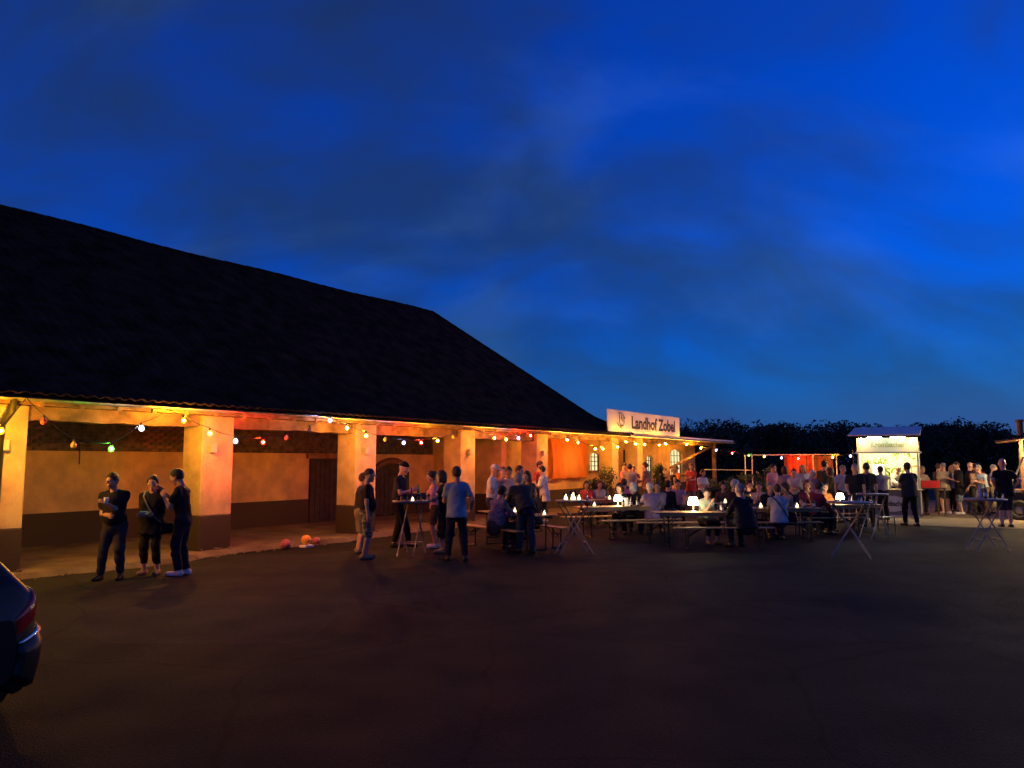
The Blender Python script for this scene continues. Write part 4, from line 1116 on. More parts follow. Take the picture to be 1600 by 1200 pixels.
# ================================================================== FOOD TRAILER at the right edge
fp0 = at(1662, 24.6); ft = thing('food_trailer', 'dark food trailer with wooden posts, pitched roof and wheel at the right edge', 'food trailer', (fp0.x, fp0.y, 0), R(-34))
TRD = mat('trailer_dark', (0.04, 0.035, 0.03), 0.6, 0.25, 3)
HWOOD = mat('hut_wood', (0.22, 0.10, 0.045), 0.7, 0.3, 3, 0.3, 25)
MB().box((0.1, 1.0, .62), (3.3, 1.9, .55), bev=.03).build('chassis_box', TRD, ft)
for x in (-1.0, .95): 
    for y in (.08, 1.92): MB().box((x, y, 1.75), (.11, .11, 1.8), bev=.01).build('post', HWOOD, ft)
MB().box((0, .05, .98), (3.3, .5, .05), bev=.01).build('counter', HWOOD, ft)
for q, ang in ((-1, 20), (1, -20)):
    MB().box((q * .82 - 0, 1.0, 2.66 + .0), (1.78, 2.6, .05), M=Matrix.Rotation(R(7 * q), 4, 'Y')).build('roof_panel', HWOOD, ft)
MB().lathe([(.09, 2.75), (.09, 3.2), (.12, 3.2), (.12, 3.28), (0, 3.28)], 12, (-1.0, .4, 0)).build('stove_pipe', POT, ft)
MB().box((0, 1.9, 1.6), (2.2, .05, 1.5)).build('rear_wall', TRD, ft)
wl = MB().lathe([(.17, -.09), (.30, -.09), (.33, -.06), (.33, .06), (.30, .09), (.17, .09), (.17, -.09)], 24); wo = wl.build('wheel', RUBBER, ft, (-1.15, -.12, .33)); wo.rotation_euler = (math.pi / 2, 0, 0)
MB().lathe([(0, .05), (.06, .06), (.16, .03), (.175, .0)], 18).build('rim', STEEL, wo)
MB().tube([(-1.6, -.25, .75), (-1.15, -.2, 1.55), (-.95, -.1, 2.05)], .03, 6).build('prop_pole', STEEL, ft)
LEDF = glow('trailer_lamp', (1.0, 0.66, 0.28), 1500)
MB().tube([(-.8, -.25, 2.38), (-.1, -.25, 2.38)], .022, 8).build('strip_lamp', LEDF, ft)
MB().tube([(.3, -.25, 2.38), (1.0, -.25, 2.38)], .022, 8).build('strip_lamp', LEDF, ft)
MB().box((-.55, .35, 1.45), (.3, .03, .4)).build('menu_panel', glow('menu_panel_light', (0.55, 0.85, 0.95), 1.6), ft)
crate_p = at(1453, 27.4)
cr_ = thing('bread_crate', 'bright red plastic crate held by the blond woman behind the counter', 'crate', (crate_p.x, crate_p.y, .98), R(-4))
REDP = mat('red_plastic', (0.62, 0.02, 0.015), 0.4, 0.08, 6)
MB().box((0, 0, .01), (.60, .40, .02)).build('bottom', REDP, cr_)
for q in (-1, 1):
    MB().box((0, q * .195, .13), (.60, .012, .22), bev=.003).build('side', REDP, cr_); MB().box((q * .295, 0, .13), (.012, .376, .22), bev=.003).build('side', REDP, cr_)
tr_ = thing('serving_table', 'dark side table under the red crate', 'table', (crate_p.x, crate_p.y, 0), R(-4))
MB().box((0, 0, .955), (.95, .6, .04), bev=.008).build('tabletop', TRD, tr_)
for x in (-.42, .42):
    for y in (-.25, .25): MB().box((x, y, .468), (.05, .05, .93)).build('leg', TRD, tr_)

# ================================================================== PARKED CAR (left edge)
CARP = mat('black_car_paint', (0.006, 0.006, 0.008), 0.4, 0.1, 2, coat=.25, spec=.3)
CARG = mat('car_glass', (0.008, 0.009, 0.011), 0.06, 0.05, 2, coat=1.0)
TAIL = mat('tail_light_red', (0.42, 0.012, 0.012), 0.12, 0.15, 18, coat=1.0)
CHROME = mat('chrome', (0.75, 0.74, 0.72), 0.12, 0.05, 4, metal=1.0)
# car-local: +Y towards the nose, origin at the middle of the rear bumper on the ground
sect = [  # y, half width at belt, half width at sill, z sill, z belt, z roof, half width roof
    (0.00, .70, .68, .34, .78, .80, .60), (0.06, .84, .80, .26, .90, .96, .70), (0.20, .88, .86, .22, .98, 1.13, .70), (0.55, .89, .88, .20, .99, 1.36, .62),
    (1.00, .90, .89, .19, .97, 1.45, .60), (1.80, .90, .90, .19, .95, 1.47, .60), (2.50, .90, .90, .19, .93, 1.38, .60), (3.10, .90, .89, .19, .90, 1.02, .66),
    (3.70, .88, .87, .20, .86, .91, .64), (4.15, .84, .82, .24, .74, .77, .58), (4.30, .70, .70, .32, .60, .62, .50)]
rings = []
for (y, wb, ws, zs, zb_, zr, wr) in sect:
    zm = zs + (zb_ - zs) * .45; hi_ = zr - .02 if zr > zb_ + .1 else zr - .01
    half = [(ws * .9, zs), (ws, zs + .05), (wb * 1.02, zm), (wb, zb_ - .08), (wb * .96, zb_), (wr, hi_), (wr * .7, zr)]
    rings.append([(-x, y, z) for x, z in half] + [(0, y, zr + .012)] + [(x, y, z) for x, z in half[::-1]])
rings = np.array(rings)
def cat(Pm, u):                                # Catmull-Rom along the first axis
    n = len(Pm); i = int(min(max(math.floor(u), 0), n - 2)); f = u - i
    p0, p1, p2, p3 = Pm[max(i - 1, 0)], Pm[i], Pm[i + 1], Pm[min(i + 2, n - 1)]
    return .5 * (2 * p1 + (p2 - p0) * f + (2 * p0 - 5 * p1 + 4 * p2 - p3) * f * f + (3 * p1 - p0 - 3 * p2 + p3) * f ** 3)
def surf(u, v): return cat(cat(rings, u), v)
def patch(u0, u1, v0, v1, nu, nv, lift):
    Vp = []
    for i in range(nu + 1):
        for j in range(nv + 1):
            u, v = u0 + (u1 - u0) * i / nu, v0 + (v1 - v0) * j / nv
            e = .02; du = surf(min(u + e, 10), v) - surf(max(u - e, 0), v); dv = surf(u, min(v + e, 14)) - surf(u, max(v - e, 0))
            nn = np.cross(du, dv); nn /= (np.linalg.norm(nn) + 1e-9); c = surf(u, v)
            if np.dot(nn, c - np.array([0, 2.0, .6])) < 0: nn = -nn
            edge = min(i, nu - i, j, nv - j) == 0
            Vp.append(c + nn * (lift * (.2 if edge else 1)))
    ii = np.arange((nu + 1) * (nv + 1)).reshape(nu + 1, nv + 1)
    return np.array(Vp), np.stack([ii[:-1, :-1], ii[1:, :-1], ii[1:, 1:], ii[:-1, 1:]], -1).reshape(-1, 4)
head = R(-57); cdir = Vector((math.sin(head), math.cos(head), 0)); cside = Vector((math.cos(head), -math.sin(head), 0))
corner = Vector((-3.47, 5.80, 0)); rear_mid = corner - cside * .86
car = thing('parked_car', 'black hatchback whose rear corner and red tail light show at the left edge', 'car', rear_mid, -head)
Vc, Fc = patch(0, 10, 0, 14, 60, 70, 0.0)
bodyo = obj('body', np_mesh('body', Vc, Fc, [CARP]), None, car)
cp = MB(); cp.add([tuple(surf(0, v / 4)) for v in range(57)], [tuple(range(57))]); cp.build('tailgate_panel', CARP, car)
MB().add([tuple(surf(10, v / 4)) for v in range(57)], [tuple(range(57))]).build('front_panel', CARP, car)
for q in (0, 1):
    w_ = lambda v: 14 - v if q else v
    a_, b_ = sorted((w_(2.75), w_(3.95)))
    Vt, Ft = patch(.10, 2.35, a_, b_, 14, 8, .014); obj('tail_light', np_mesh('tail_light', Vt, Ft, [TAIL]), None, car)
    a_, b_ = sorted((w_(.9), w_(2.35)))
    Vt, Ft = patch(.0, 2.2, a_, b_, 12, 8, .045); obj('rear_bumper_corner', np_mesh('rear_bumper_corner', Vt, Ft, [CARP]), None, car)
    a_, b_ = sorted((w_(2.36), w_(2.46)))
    Vt, Ft = patch(.1, 2.2, a_, b_, 12, 2, .03); obj('bumper_trim', np_mesh('bumper_trim', Vt, Ft, [CHROME]), None, car)
    sg_ = 1 if q else -1
    for y in (.78, 3.45):
        wl_ = MB().lathe([(.18, -.10), (.29, -.10), (.315, -.07), (.315, .07), (.29, .10), (.18, .10), (.18, -.10)], 28).build('wheel', RUBBER, car, (sg_ * .83, y, .315)); wl_.rotation_euler = (0, math.pi / 2, 0)
        MB().lathe([(0, sg_ * .085), (.05, sg_ * .09), (.17, sg_ * .05), (.19, sg_ * .02)], 18).build('rim', STEEL, wl_)
rw = MB(); rw.add([(-.60, .20, 1.06), (.60, .20, 1.06), (.55, .50, 1.33), (-.55, .50, 1.33)], [(0, 1, 2, 3)]); rwo = rw.build('rear_window', CARG, car); rwo.location = (0, -.03, .03)
MB().box((0, -.055, .72), (.52, .012, .11), bev=.003).build('number_plate', PAPER, car)

# ================================================================== PEOPLE
f32 = np.float32
def rcone(P, a, b, ra, rb):
    """distance to a tapered, round-ended limb"""
    a = np.asarray(a, f32); b = np.asarray(b, f32); d = b - a; L2 = float(d @ d) + 1e-9
    v = P - a; t = np.clip((v @ d) / L2, 0, 1)
    return np.linalg.norm(v - t[..., None] * d, axis=-1) - (ra + (rb - ra) * t)
def ellip(P, c, r):
    q = (P - np.asarray(c, f32)); r = np.asarray(r, f32)
    k0 = np.linalg.norm(q / r, axis=-1); k1 = np.linalg.norm(q / (r * r), axis=-1) + 1e-6
    return k0 * (k0 - 1) / k1
def smin(a, b, k):
    h = np.clip(.5 + .5 * (b - a) / k, 0, 1)
    return b + (a - b) * h - k * h * (1 - h)
def grid(lo, hi, h):
    ax = [np.arange(lo[i], hi[i] + h, h, dtype=f32) for i in range(3)]
    G_ = np.stack(np.meshgrid(*ax, indexing='ij'), -1)
    return G_, np.array([a[0] for a in ax], f32)
def nets(D, o, h):
    """surface nets: zero level of the sampled field as quads"""
    D = np.pad(D, 1, constant_values=1.0); o = o - h
    S = D < 0; nx, ny, nz = D.shape
    off = [(i, j, k) for i in (0, 1) for j in (0, 1) for k in (0, 1)]
    cnt = sum(S[i:nx - 1 + i, j:ny - 1 + j, k:nz - 1 + k].astype(np.int8) for i, j, k in off)
    act = (cnt > 0) & (cnt < 8); cell = np.argwhere(act)
    if len(cell) == 0: return np.zeros((0, 3)), np.zeros((0, 4), int)
    idx = -np.ones(act.shape, np.int64); idx[act] = np.arange(len(cell))
    acc = np.zeros((len(cell), 3)); num = np.zeros(len(cell))
    for a in range(8):
        for ax in range(3):
            oa = off[a]
            if oa[ax]: continue
            ob = list(oa); ob[ax] = 1
            da = D[cell[:, 0] + oa[0], cell[:, 1] + oa[1], cell[:, 2] + oa[2]]; db = D[cell[:, 0] + ob[0], cell[:, 1] + ob[1], cell[:, 2] + ob[2]]
            m = (da < 0) != (db < 0)
            t = np.where(m, da / np.where(m, da - db, 1), 0)
            p = np.array(oa, float)[None].repeat(len(cell), 0); p[:, ax] += t
            acc[m] += p[m]; num[m] += 1
    V = (cell + acc / num[:, None]) * h + o
    Q = []
    for ax in range(3):
        s0 = [slice(1, -1)] * 3; s0[ax] = slice(0, -1); s1 = list(s0); s1[ax] = slice(1, None)
        A_, B_ = S[tuple(s0)], S[tuple(s1)]
        e = np.argwhere(A_ != B_)
        if len(e) == 0: continue
        inv = A_[e[:, 0], e[:, 1], e[:, 2]]
        e = e + 1; e[:, ax] -= 1
        u, v = [(1, 2), (2, 0), (0, 1)][ax]
        def cid(du, dv):
            q = e.copy(); q[:, u] += du; q[:, v] += dv; return idx[q[:, 0], q[:, 1], q[:, 2]]
        q = np.stack([cid(-1, -1), cid(0, -1), cid(0, 0), cid(-1, 0)], -1)
        q[~inv] = q[~inv][:, ::-1]; Q.append(q)
    return V, np.concatenate(Q)
def polish(fn, lo, hi, h):
    G_, o = grid(lo, hi, h); return nets(fn(G_).astype(f32), o, h)
def ik(A, T, l1, l2, pole):
    A, T, pole = Vector(A), Vector(T), Vector(pole)
    d = T - A; L_ = min(d.length, (l1 + l2) * .995)
    if L_ < 1e-4: L_ = 1e-4
    d.normalize(); T = A + d * L_
    a = (l1 * l1 - l2 * l2 + L_ * L_) / (2 * L_); h = math.sqrt(max(l1 * l1 - a * a, 0))
    pp = pole - d * pole.dot(d); pp.normalize()
    return A + d * a + pp * h, T
SKINM = [mat('skin_fair', (0.56, 0.32, 0.22), 0.5, 0.10, 14, 0.08, 70), mat('skin_tan', (0.46, 0.25, 0.16), 0.5, 0.10, 14, 0.08, 70), mat('skin_rosy', (0.60, 0.33, 0.25), 0.5, 0.12, 14, 0.08, 70)]
EYEM = mat('eye_dark', (0.03, 0.022, 0.02), 0.2, 0.1, 30); EYEW = mat('eye_white', (0.65, 0.62, 0.58), 0.3, 0.05, 30)
HAIRC = {'dark': (0.018, 0.012, 0.009), 'brown': (0.06, 0.034, 0.018), 'grey': (0.30, 0.28, 0.26), 'white': (0.55, 0.52, 0.47), 'blond': (0.42, 0.28, 0.12), 'red': (0.17, 0.06, 0.025)}
HAIRM = {k: mat('hair_' + k, c, 0.6, 0.35, 30, 0.5, 160) for k, c in HAIRC.items()}
CLOTH = {}
def cloth(key):
    if key in CLOTH: return CLOTH[key]
    base = {'black': (0.014, 0.013, 0.014), 'charcoal': (0.035, 0.035, 0.038), 'navy': (0.014, 0.015, 0.024), 'denim': (0.032, 0.040, 0.064), 'ltdenim': (0.16, 0.22, 0.30), 'blue': (0.26, 0.30, 0.37),
            'ltblue': (0.38, 0.50, 0.62), 'white': (0.72, 0.70, 0.66), 'cream': (0.62, 0.55, 0.42), 'beige': (0.42, 0.34, 0.22), 'khaki': (0.21, 0.18, 0.11), 'grey': (0.30, 0.29, 0.28), 'ltgrey': (0.46, 0.45, 0.46),
            'pink': (0.66, 0.28, 0.34), 'red': (0.55, 0.07, 0.05), 'burgundy': (0.20, 0.035, 0.055), 'olive': (0.08, 0.085, 0.04), 'brown': (0.11, 0.065, 0.04), 'orange': (0.62, 0.20, 0.05), 'mauve': (0.36, 0.25, 0.33), 'green': (0.06, 0.16, 0.08)}
    if key == 'plaid': m = pattern('purple_check_cloth', [(0.06, 0.045, 0.10), (0.16, 0.10, 0.22), (0.30, 0.24, 0.33)], 'check', 46)
    elif key == 'stripe': m = pattern('striped_blouse_cloth', [(0.20, 0.30, 0.16), (0.66, 0.70, 0.52), (0.72, 0.74, 0.60)], 'stripe', 26)
    elif key == 'camo': m = pattern('camo_cloth', [(0.05, 0.045, 0.03), (0.13, 0.11, 0.07), (0.24, 0.20, 0.13)], 'voronoi', 16)
    elif key == 'floral': m = pattern('floral_cloth', [(0.50, 0.12, 0.08), (0.42, 0.30, 0.16), (0.20, 0.16, 0.12)], 'voronoi', 22)
    else: m = mat(key + '_cloth', base[key], 0.88, 0.18, 6, 0.35, 50, spec=.2)
    CLOTH[key] = m; return m
SHOEM = {'dark': mat('dark_leather', (0.02, 0.017, 0.015), 0.45, 0.2, 9), 'white': mat('white_trainer', (0.62, 0.61, 0.60), 0.6, 0.1, 9), 'tan': mat('tan_leather', (0.25, 0.15, 0.08), 0.6, 0.15, 9)}
ARMS = {  # wrist relative to the shoulder: (inward, forward, up)
    'side': (-.05, .02, -.54), 'hold': (.06, .30, -.20), 'table': (.02, .42, -.30), 'mouth': (.12, .24, .02), 'cross': (.25, .20, -.25), 'belly': (.17, .22, -.30), 'pocket': (.0, .05, -.49),
    'lap': (.06, .30, -.40), 'reach': (.02, .52, -.12), 'elbow': (.16, .24, -.02), 'up': (.05, .30, .02), 'down': (.0, .22, -.46), 'lean': (-.08, .30, -.44), 'phone': (.10, .26, -.08), 'hip': (-.02, -.02, -.36)}
PCOUNT = 0
def person(label, loc, heading, h=1.75, arms=('side', 'side'), seated=False, lean=4, roll=0, twist=0, head=(0, 0), hair=('dark', 'short'), top=('black', 'short'), legs=('denim', 'long'),
           shoes='dark', skin=0, fat=0.0, stance=(.10, .0), vox=.022, feet=None, seat=.47, woman=False, kneel=None, group='guests', curl=.7):
    global PCOUNT; PCOUNT += 1
    rs = np.random.default_rng(PCOUNT * 17 + 3); k = h / 1.75
    t = thing('person', label, 'person', loc, -R(heading), group)
    # ---- skeleton (built at 1.75 m; scaled at the end)
    a, rl, tw = R(lean), R(roll), R(twist)
    Rt = Matrix.Rotation(tw, 3, 'Z') @ Matrix.Rotation(-a, 3, 'X') @ Matrix.Rotation(rl, 3, 'Y')
    shw = .160 if woman else .180
    pz = (seat / k + .10) if seated else .955
    P0 = Vector((0, 0, pz))
    T = lambda x, y, z: P0 + Rt @ Vector((x, y, z))
    hips = [Vector((-.088, 0, pz - .035)), Vector((.088, 0, pz - .035))]
    if feet is None:
        if seated: feet = [(-.13, .40), (.13, .44)]
        else: feet = [(-stance[0], stance[1]), (stance[0], -stance[1])]
    knees, ankles = [], []
    for i in (0, 1):
        f = Vector((feet[i][0], feet[i][1] - .02, .085))
        kn, an = ik(hips[i], f, .432, .415, (0.05 * (-1, 1)[i], 1, .35 if seated else .0)); knees.append(kn); ankles.append(an)
    shl = [T(-shw, -.01, .422), T(shw, -.01, .422)]
    elb, wri = [], []
    for i in (0, 1):
        sg_ = (1, -1)[i]; spec = arms[i]; off_ = ARMS[spec] if isinstance(spec, str) else spec
        yaw = Matrix.Rotation(tw, 3, 'Z')
        tgt = shl[i] + yaw @ Vector((sg_ * off_[0], off_[1], off_[2]))
        e, w = ik(shl[i], tgt, .285, .255, yaw @ Vector((-sg_ * .45, -.55, -.75))); elb.append(e); wri.append(w)
    nk0 = T(0, -.01, .45); nk1 = T(0, .018, .565)
    Rh = Matrix.Rotation(tw + R(head[0]), 3, 'Z') @ Matrix.Rotation(-R(lean * .45 + head[1]), 3, 'X')
    hc = nk1 + Rh @ Vector((0, .022, .10))
    npv = lambda v: np.array(v, f32)
    Rti = np.array(Rt, f32); P0n = npv(P0)
    def torso(G_, g, wf=1.0, hem=None):
        q = (G_ - P0n) @ Rti                                      # into the torso frame
        z = q[..., 2].copy(); q = q * np.array([1, 1.38, 1], f32)
        d = rcone(q, (0, 0, -.02), (0, 0, .14), (.158 if woman else .150) + fat * .05, (.122 if woman else .138) + fat * .06)
        d = smin(d, rcone(q, (0, 0, .14), (0, .01, .33), (.122 if woman else .138) + fat * .06, .155 if woman else .165), .05)
        d = smin(d, rcone(q, (-shw + .055, 0, .395), (shw - .055, 0, .395), .074, .074), .05)
        for sx in (-1, 1): d = smin(d, rcone(q, (sx * .02, -.01, .46), (sx * (shw - .02), -.01, .425), .050, .046), .03)
        if fat: d = smin(d, ellip(q, (0, .075 + fat * .03, .10), (.14 + fat * .03, .13 + fat * .06, .15)), .05)
        if woman:
            for sx in (-1, 1): d = smin(d, np.linalg.norm(q - np.array([sx * .072, .135, .29], f32), axis=-1) - .062, .04)
        return d / 1.2 - g, z
    def arm(G_, i, g=0, to=2.0):
        d = rcone(G_, shl[i], elb[i], .051 + g, .041 + g)
        if to > 1: d = smin(d, rcone(G_, elb[i], wri[i], .042 + g, .029 + g), .02)
        return d
    def leg(G_, i, g=0, g2=None):
        g2 = g if g2 is None else g2
        d = rcone(G_, hips[i], knees[i], .088 + g, .058 + g2)
        cb = knees[i].lerp(ankles[i], .32); cb = cb + (ankles[i] - knees[i]).cross(Vector((1, 0, 0))).normalized() * -.012
        d = smin(d, rcone(G_, knees[i], ankles[i], .056 + g2, .040 + g2), .03)
        return smin(d, np.linalg.norm(G_ - npv(cb), axis=-1) - (.050 + g2), .04)
    pts = [P0, hc, *knees, *ankles, *shl, *elb, *wri]
    lo = np.min([npv(p) for p in pts], 0) - .23; hi = np.max([npv(p) for p in pts], 0) + .23; lo[2] = max(lo[2], -.03)
    hi[2] = npv(nk1)[2] + .06
    def f_body(G_):
        d, _ = torso(G_, 0)
        for i in (0, 1):
            d = smin(d, arm(G_, i), .03); d = smin(d, leg(G_, i), .035)
            an = ankles[i]; toe = (an + Vector((feet[i][0] * .25, .155, -.05)))
            d = smin(d, rcone(G_, an + Vector((0, -.03, -.045)), toe, .036, .030), .03)
        return smin(d, rcone(G_, nk0, nk1 + Vector((0, 0, .03)), .056, .052), .03)
    V0, F0 = polish(f_body, lo, hi, vox * 1.12)
    Vl, Fl, mi = [V0], [F0], [np.zeros(len(F0), int)]; nv = len(V0)
    def addm(V_, F_, m_=0):
        nonlocal nv
        Vl.append(V_); Fl.append(F_ + nv); mi.append(np.full(len(F_), m_)); nv += len(V_)
    # ---- head with brow, sockets, nose, lips, chin, ears
    def f_head(G_):
        d = ellip(G_, (0, -.012, .030), (.076, .098, .102))
        d = smin(d, rcone(G_, (0, .018, -.030), (0, .056, -.088), .064, .030), .03)
        d = smin(d, rcone(G_, (-.036, .076, .034), (.036, .076, .034), .014, .014), .02)
        for sx in (-1, 1):
            d = smin(d, rcone(G_, (sx * .042, .060, -.022), (sx * .050, .035, -.03), .022, .022), .02)
            e = np.linalg.norm(G_ - np.array([sx * .031, .100, .012], f32), axis=-1) - .017
            d = -smin(-d, e, .012)
            d = smin(d, ellip(G_, (sx * .078, -.010, -.002), (.012, .022, .032)), .010)
        d = smin(d, rcone(G_, (0, .090, .022), (0, .112, -.018), .009, .015), .012)
        d = smin(d, rcone(G_, (-.016, .090, -.053), (.016, .090, -.053), .010, .010), .008)
        return smin(d, rcone(G_, (0, -.02, -.06), (0, -.045, -.15), .056, .054), .025)
    Vh, Fh = polish(f_head, (-.11, -.135, -.165), (.11, .145, .15), min(.0125, vox * .6))
    Rhn = np.array(Rh); HS = 1.05; addm(Vh * HS @ Rhn.T + np.array(hc), Fh)
    sv = MB().lathe([(.0115 * math.sin(math.pi * q / 6), -.0115 * math.cos(math.pi * q / 6)) for q in range(7)], 8)
    for sx in (-1, 1):
        for rad, dy, m_ in ((1.0, .0, 2), (.62, .0062, 1)):
            vv = np.array(sv.v) * rad + np.array([sx * .031, .078 + dy, .012]); addm(vv * HS @ Rhn.T + np.array(hc), np.array([f for f in sv.f if len(f) == 4]), m_)
    # ---- hands: palm, four bent fingers, thumb from the side
    for i in (0, 1):
        fd = (wri[i] - elb[i]).normalized(); sgn = (1, -1)[i]
        inw = Vector((sgn, 0, 0)) if abs(fd.x) < .8 else Vector((0, 0, -1))
        if arms[i] in ('table', 'reach', 'lap', 'lean'): inw = Vector((0, .2, -1))
        nz_ = -(inw - fd * inw.dot(fd)).normalized(); nx_ = fd.cross(nz_).normalized()       # nz_ = back of the hand
        Mh = np.array([nx_, fd, nz_])
        thumb = 1 if nx_.dot(Vector((0, .4, 1))) > 0 else -1
        cv = curl * (.55 if arms[i] in ('table', 'lean') else 1.0)
        chains = []
        for q, (x0, ln) in enumerate(zip((.030, .0105, -.009, -.028), (.072, .080, .075, .060))):
            p = np.array([x0 * thumb, .088, 0.0]); seg = [(p, .0088)]; an_ = 0
            for s_i, fr in enumerate((.45, .32, .25)):
                an_ += cv * (.5, .75, .5)[s_i]
                p = p + ln * fr * np.array([0, math.cos(an_), -math.sin(an_)]); seg.append((p, (.0082, .0076, .0068)[s_i]))
            chains.append(seg)
        chains.append([(np.array([.022 * thumb, .022, -.004]), .012), (np.array([.046 * thumb, .052, -.016]), .0100), (np.array([.050 * thumb, .082, -.032]), .0082)])
        def f_hand(G_):
            d = ellip(G_, (0, .052, 0), (.042, .052, .0165)); d = smin(d, rcone(G_, (0, -.035, 0), (0, .02, 0), .030, .026), .02)
            d = smin(d, ellip(G_, (.024 * thumb, .038, -.008), (.02, .032, .015)), .01)
            for ch in chains:
                for (p, r1), (q, r2) in zip(ch[:-1], ch[1:]): d = smin(d, rcone(G_, p, q, r1, r2), .004)
            return d
        Vq, Fq = polish(f_hand, (-.075, -.065, -.10), (.075, .185, .03), .0078 if vox < .024 else .0095)
        addm(Vq @ Mh + np.array(wri[i]), Fq)
    Vb = np.concatenate(Vl) * k
    body = obj('body', np_mesh('body', Vb, np.concatenate(Fl), [SKINM[skin], EYEM, EYEW], np.concatenate(mi)), None, t)
    # ---- clothes
    ph = rs.random(8) * 6.28; dirs = rs.normal(size=(4, 3)); dirs /= np.linalg.norm(dirs, axis=1)[:, None]
    def folds(G_, amp):
        n_ = 0
        for q, fr in enumerate((22, 34, 47, 62)): n_ = n_ + np.sin(G_ @ (dirs[q] * fr).astype(f32) + ph[q] + 1.5 * np.sin(G_[..., 2] * 13 + ph[q + 4])) / (1 + q * .45)
        return n_ * amp
    tcol, tkind = top[0], top[1]; hemz = top[2] if len(top) > 2 else -.10
    def f_top(G_):
        d, z = torso(G_, .017 + (.012 if tkind in ('coat', 'loose') else 0))
        if tkind in ('coat', 'dress', 'loose') or hemz < -.14:
            q = (G_ - P0n) @ (Rti if not seated else np.array(Rt, f32)); q = q * np.array([1, 1.25, 1], f32)
            d = smin(d, rcone(q, (0, 0, .12), (0, 0, min(hemz, -.12)), .16 + fat * .05, (.205 if tkind != 'dress' else .25) + fat * .06) / 1.12, .05)
        d = np.maximum(d, hemz - z)
        frac = {'short': .70, 'long': 1.0, 'coat': 1.0, 'dress': .55, 'loose': .95, 'vest': .06}[tkind]
        for i in (0, 1):
            e = shl[i].lerp(elb[i], frac); dv = (elb[i] - shl[i]).normalized(); g = .013 if tkind != 'loose' else .03
            da = rcone(G_, shl[i], elb[i], .052 + g, .050 + g)
            if frac >= .99:
                w = elb[i].lerp(wri[i], .96); dw = (wri[i] - elb[i]).normalized()
                db = np.maximum(rcone(G_, elb[i], wri[i], .049 + g, .036 + g), (G_ - npv(w)) @ npv(dw)); da = smin(da, db, .02)
            else: da = np.maximum(da, (G_ - npv(e)) @ npv(dv))
            d = smin(d, da, .035)
        d = np.maximum(d, -rcone(G_, nk0 + (nk1 - nk0) * .40, nk1 + (nk1 - nk0) * 1.2, .062, .070))
        return d + folds(G_, .0050)
    tlo = lo.copy(); thi = hi.copy(); 
    if not seated: tlo[2] = max(0.02, pz + min(hemz, -.1) - .12)
    else: tlo[2] = max(0.05, pz - .35)
    if seated and tkind in ('coat', 'dress'): pass
    Vt, Ft = polish(f_top, tlo, thi, vox)
    obj({'coat': 'coat', 'dress': 'dress'}.get(tkind, 'shirt'), np_mesh('shirt', Vt * k, Ft, [cloth(tcol)]), None, t)
    lcol, lkind = legs
    if lkind != 'none':
        def f_leg(G_):
            q = (G_ - P0n) @ Rti; z = q[..., 2]
            q = q * np.array([1, 1.34, 1], f32)
            d = rcone(q, (0, 0, -.06), (0, 0, .03), .158 + fat * .05, .148 + fat * .06) / 1.17 - .010
            d = np.maximum(d, z - .05)
            for i in (0, 1):
                if lkind == 'long': dl = leg(G_, i, .012, .020); cut = knees[i].lerp(ankles[i], .97); dv = ankles[i] - knees[i]
                elif lkind == 'crop': dl = leg(G_, i, .012, .018); cut = knees[i].lerp(ankles[i], .72); dv = ankles[i] - knees[i]
                elif lkind == 'shorts': dl = rcone(G_, hips[i], knees[i], .098, .088); cut = hips[i].lerp(knees[i], .88); dv = knees[i] - hips[i]
                else: dl = rcone(G_, hips[i], knees[i] + (ankles[i] - knees[i]) * .25, .098, .088); cut = knees[i].lerp(ankles[i], .16); dv = ankles[i] - knees[i]
                dv = dv.normalized(); dl = np.maximum(dl, (G_ - npv(cut)) @ npv(dv)) if not (seated and lkind in ('shorts',)) else np.maximum(dl, (G_ - npv(cut)) @ npv(dv))
                d = smin(d, dl, .03)
            return d + folds(G_, .0042)
        lhi = hi.copy(); lhi[2] = pz + .14; llo = lo.copy(); llo[2] = .0
        Vt, Ft = polish(f_leg, llo, lhi, vox)
        obj({'shorts': 'shorts', 'knee': 'shorts'}.get(lkind, 'trousers'), np_mesh('trousers', Vt * k, Ft, [cloth(lcol)]), None, t)
    for i in (0, 1):
        an = ankles[i]; fx = feet[i][0] * .35
        fz = an.z - .085
        heel = Vector((an.x, an.y - .035, fz + .045)); toe = Vector((an.x + fx * .5, an.y + .165, fz + .036))
        def f_shoe(G_):
            d = rcone(G_, heel, toe, .048, .040); d = smin(d, rcone(G_, an + Vector((0, -.01, -.045)), an + Vector((0, -.005, -.005)), .046, .046), .03)
            return np.maximum(np.maximum(d, (fz + .004) - G_[..., 2]), G_[..., 2] - (fz + .098))
        m0 = np.minimum(npv(heel), npv(toe)) - .07; m1 = np.maximum(npv(heel), npv(toe)) + .07; m1[2] = fz + .13
        Vt, Ft = polish(f_shoe, m0, m1, .0135)
        obj('shoe', np_mesh('shoe', Vt * k, Ft, [SHOEM[shoes]]), None, t)
    # ---- hair / cap
    hcol, hst = hair
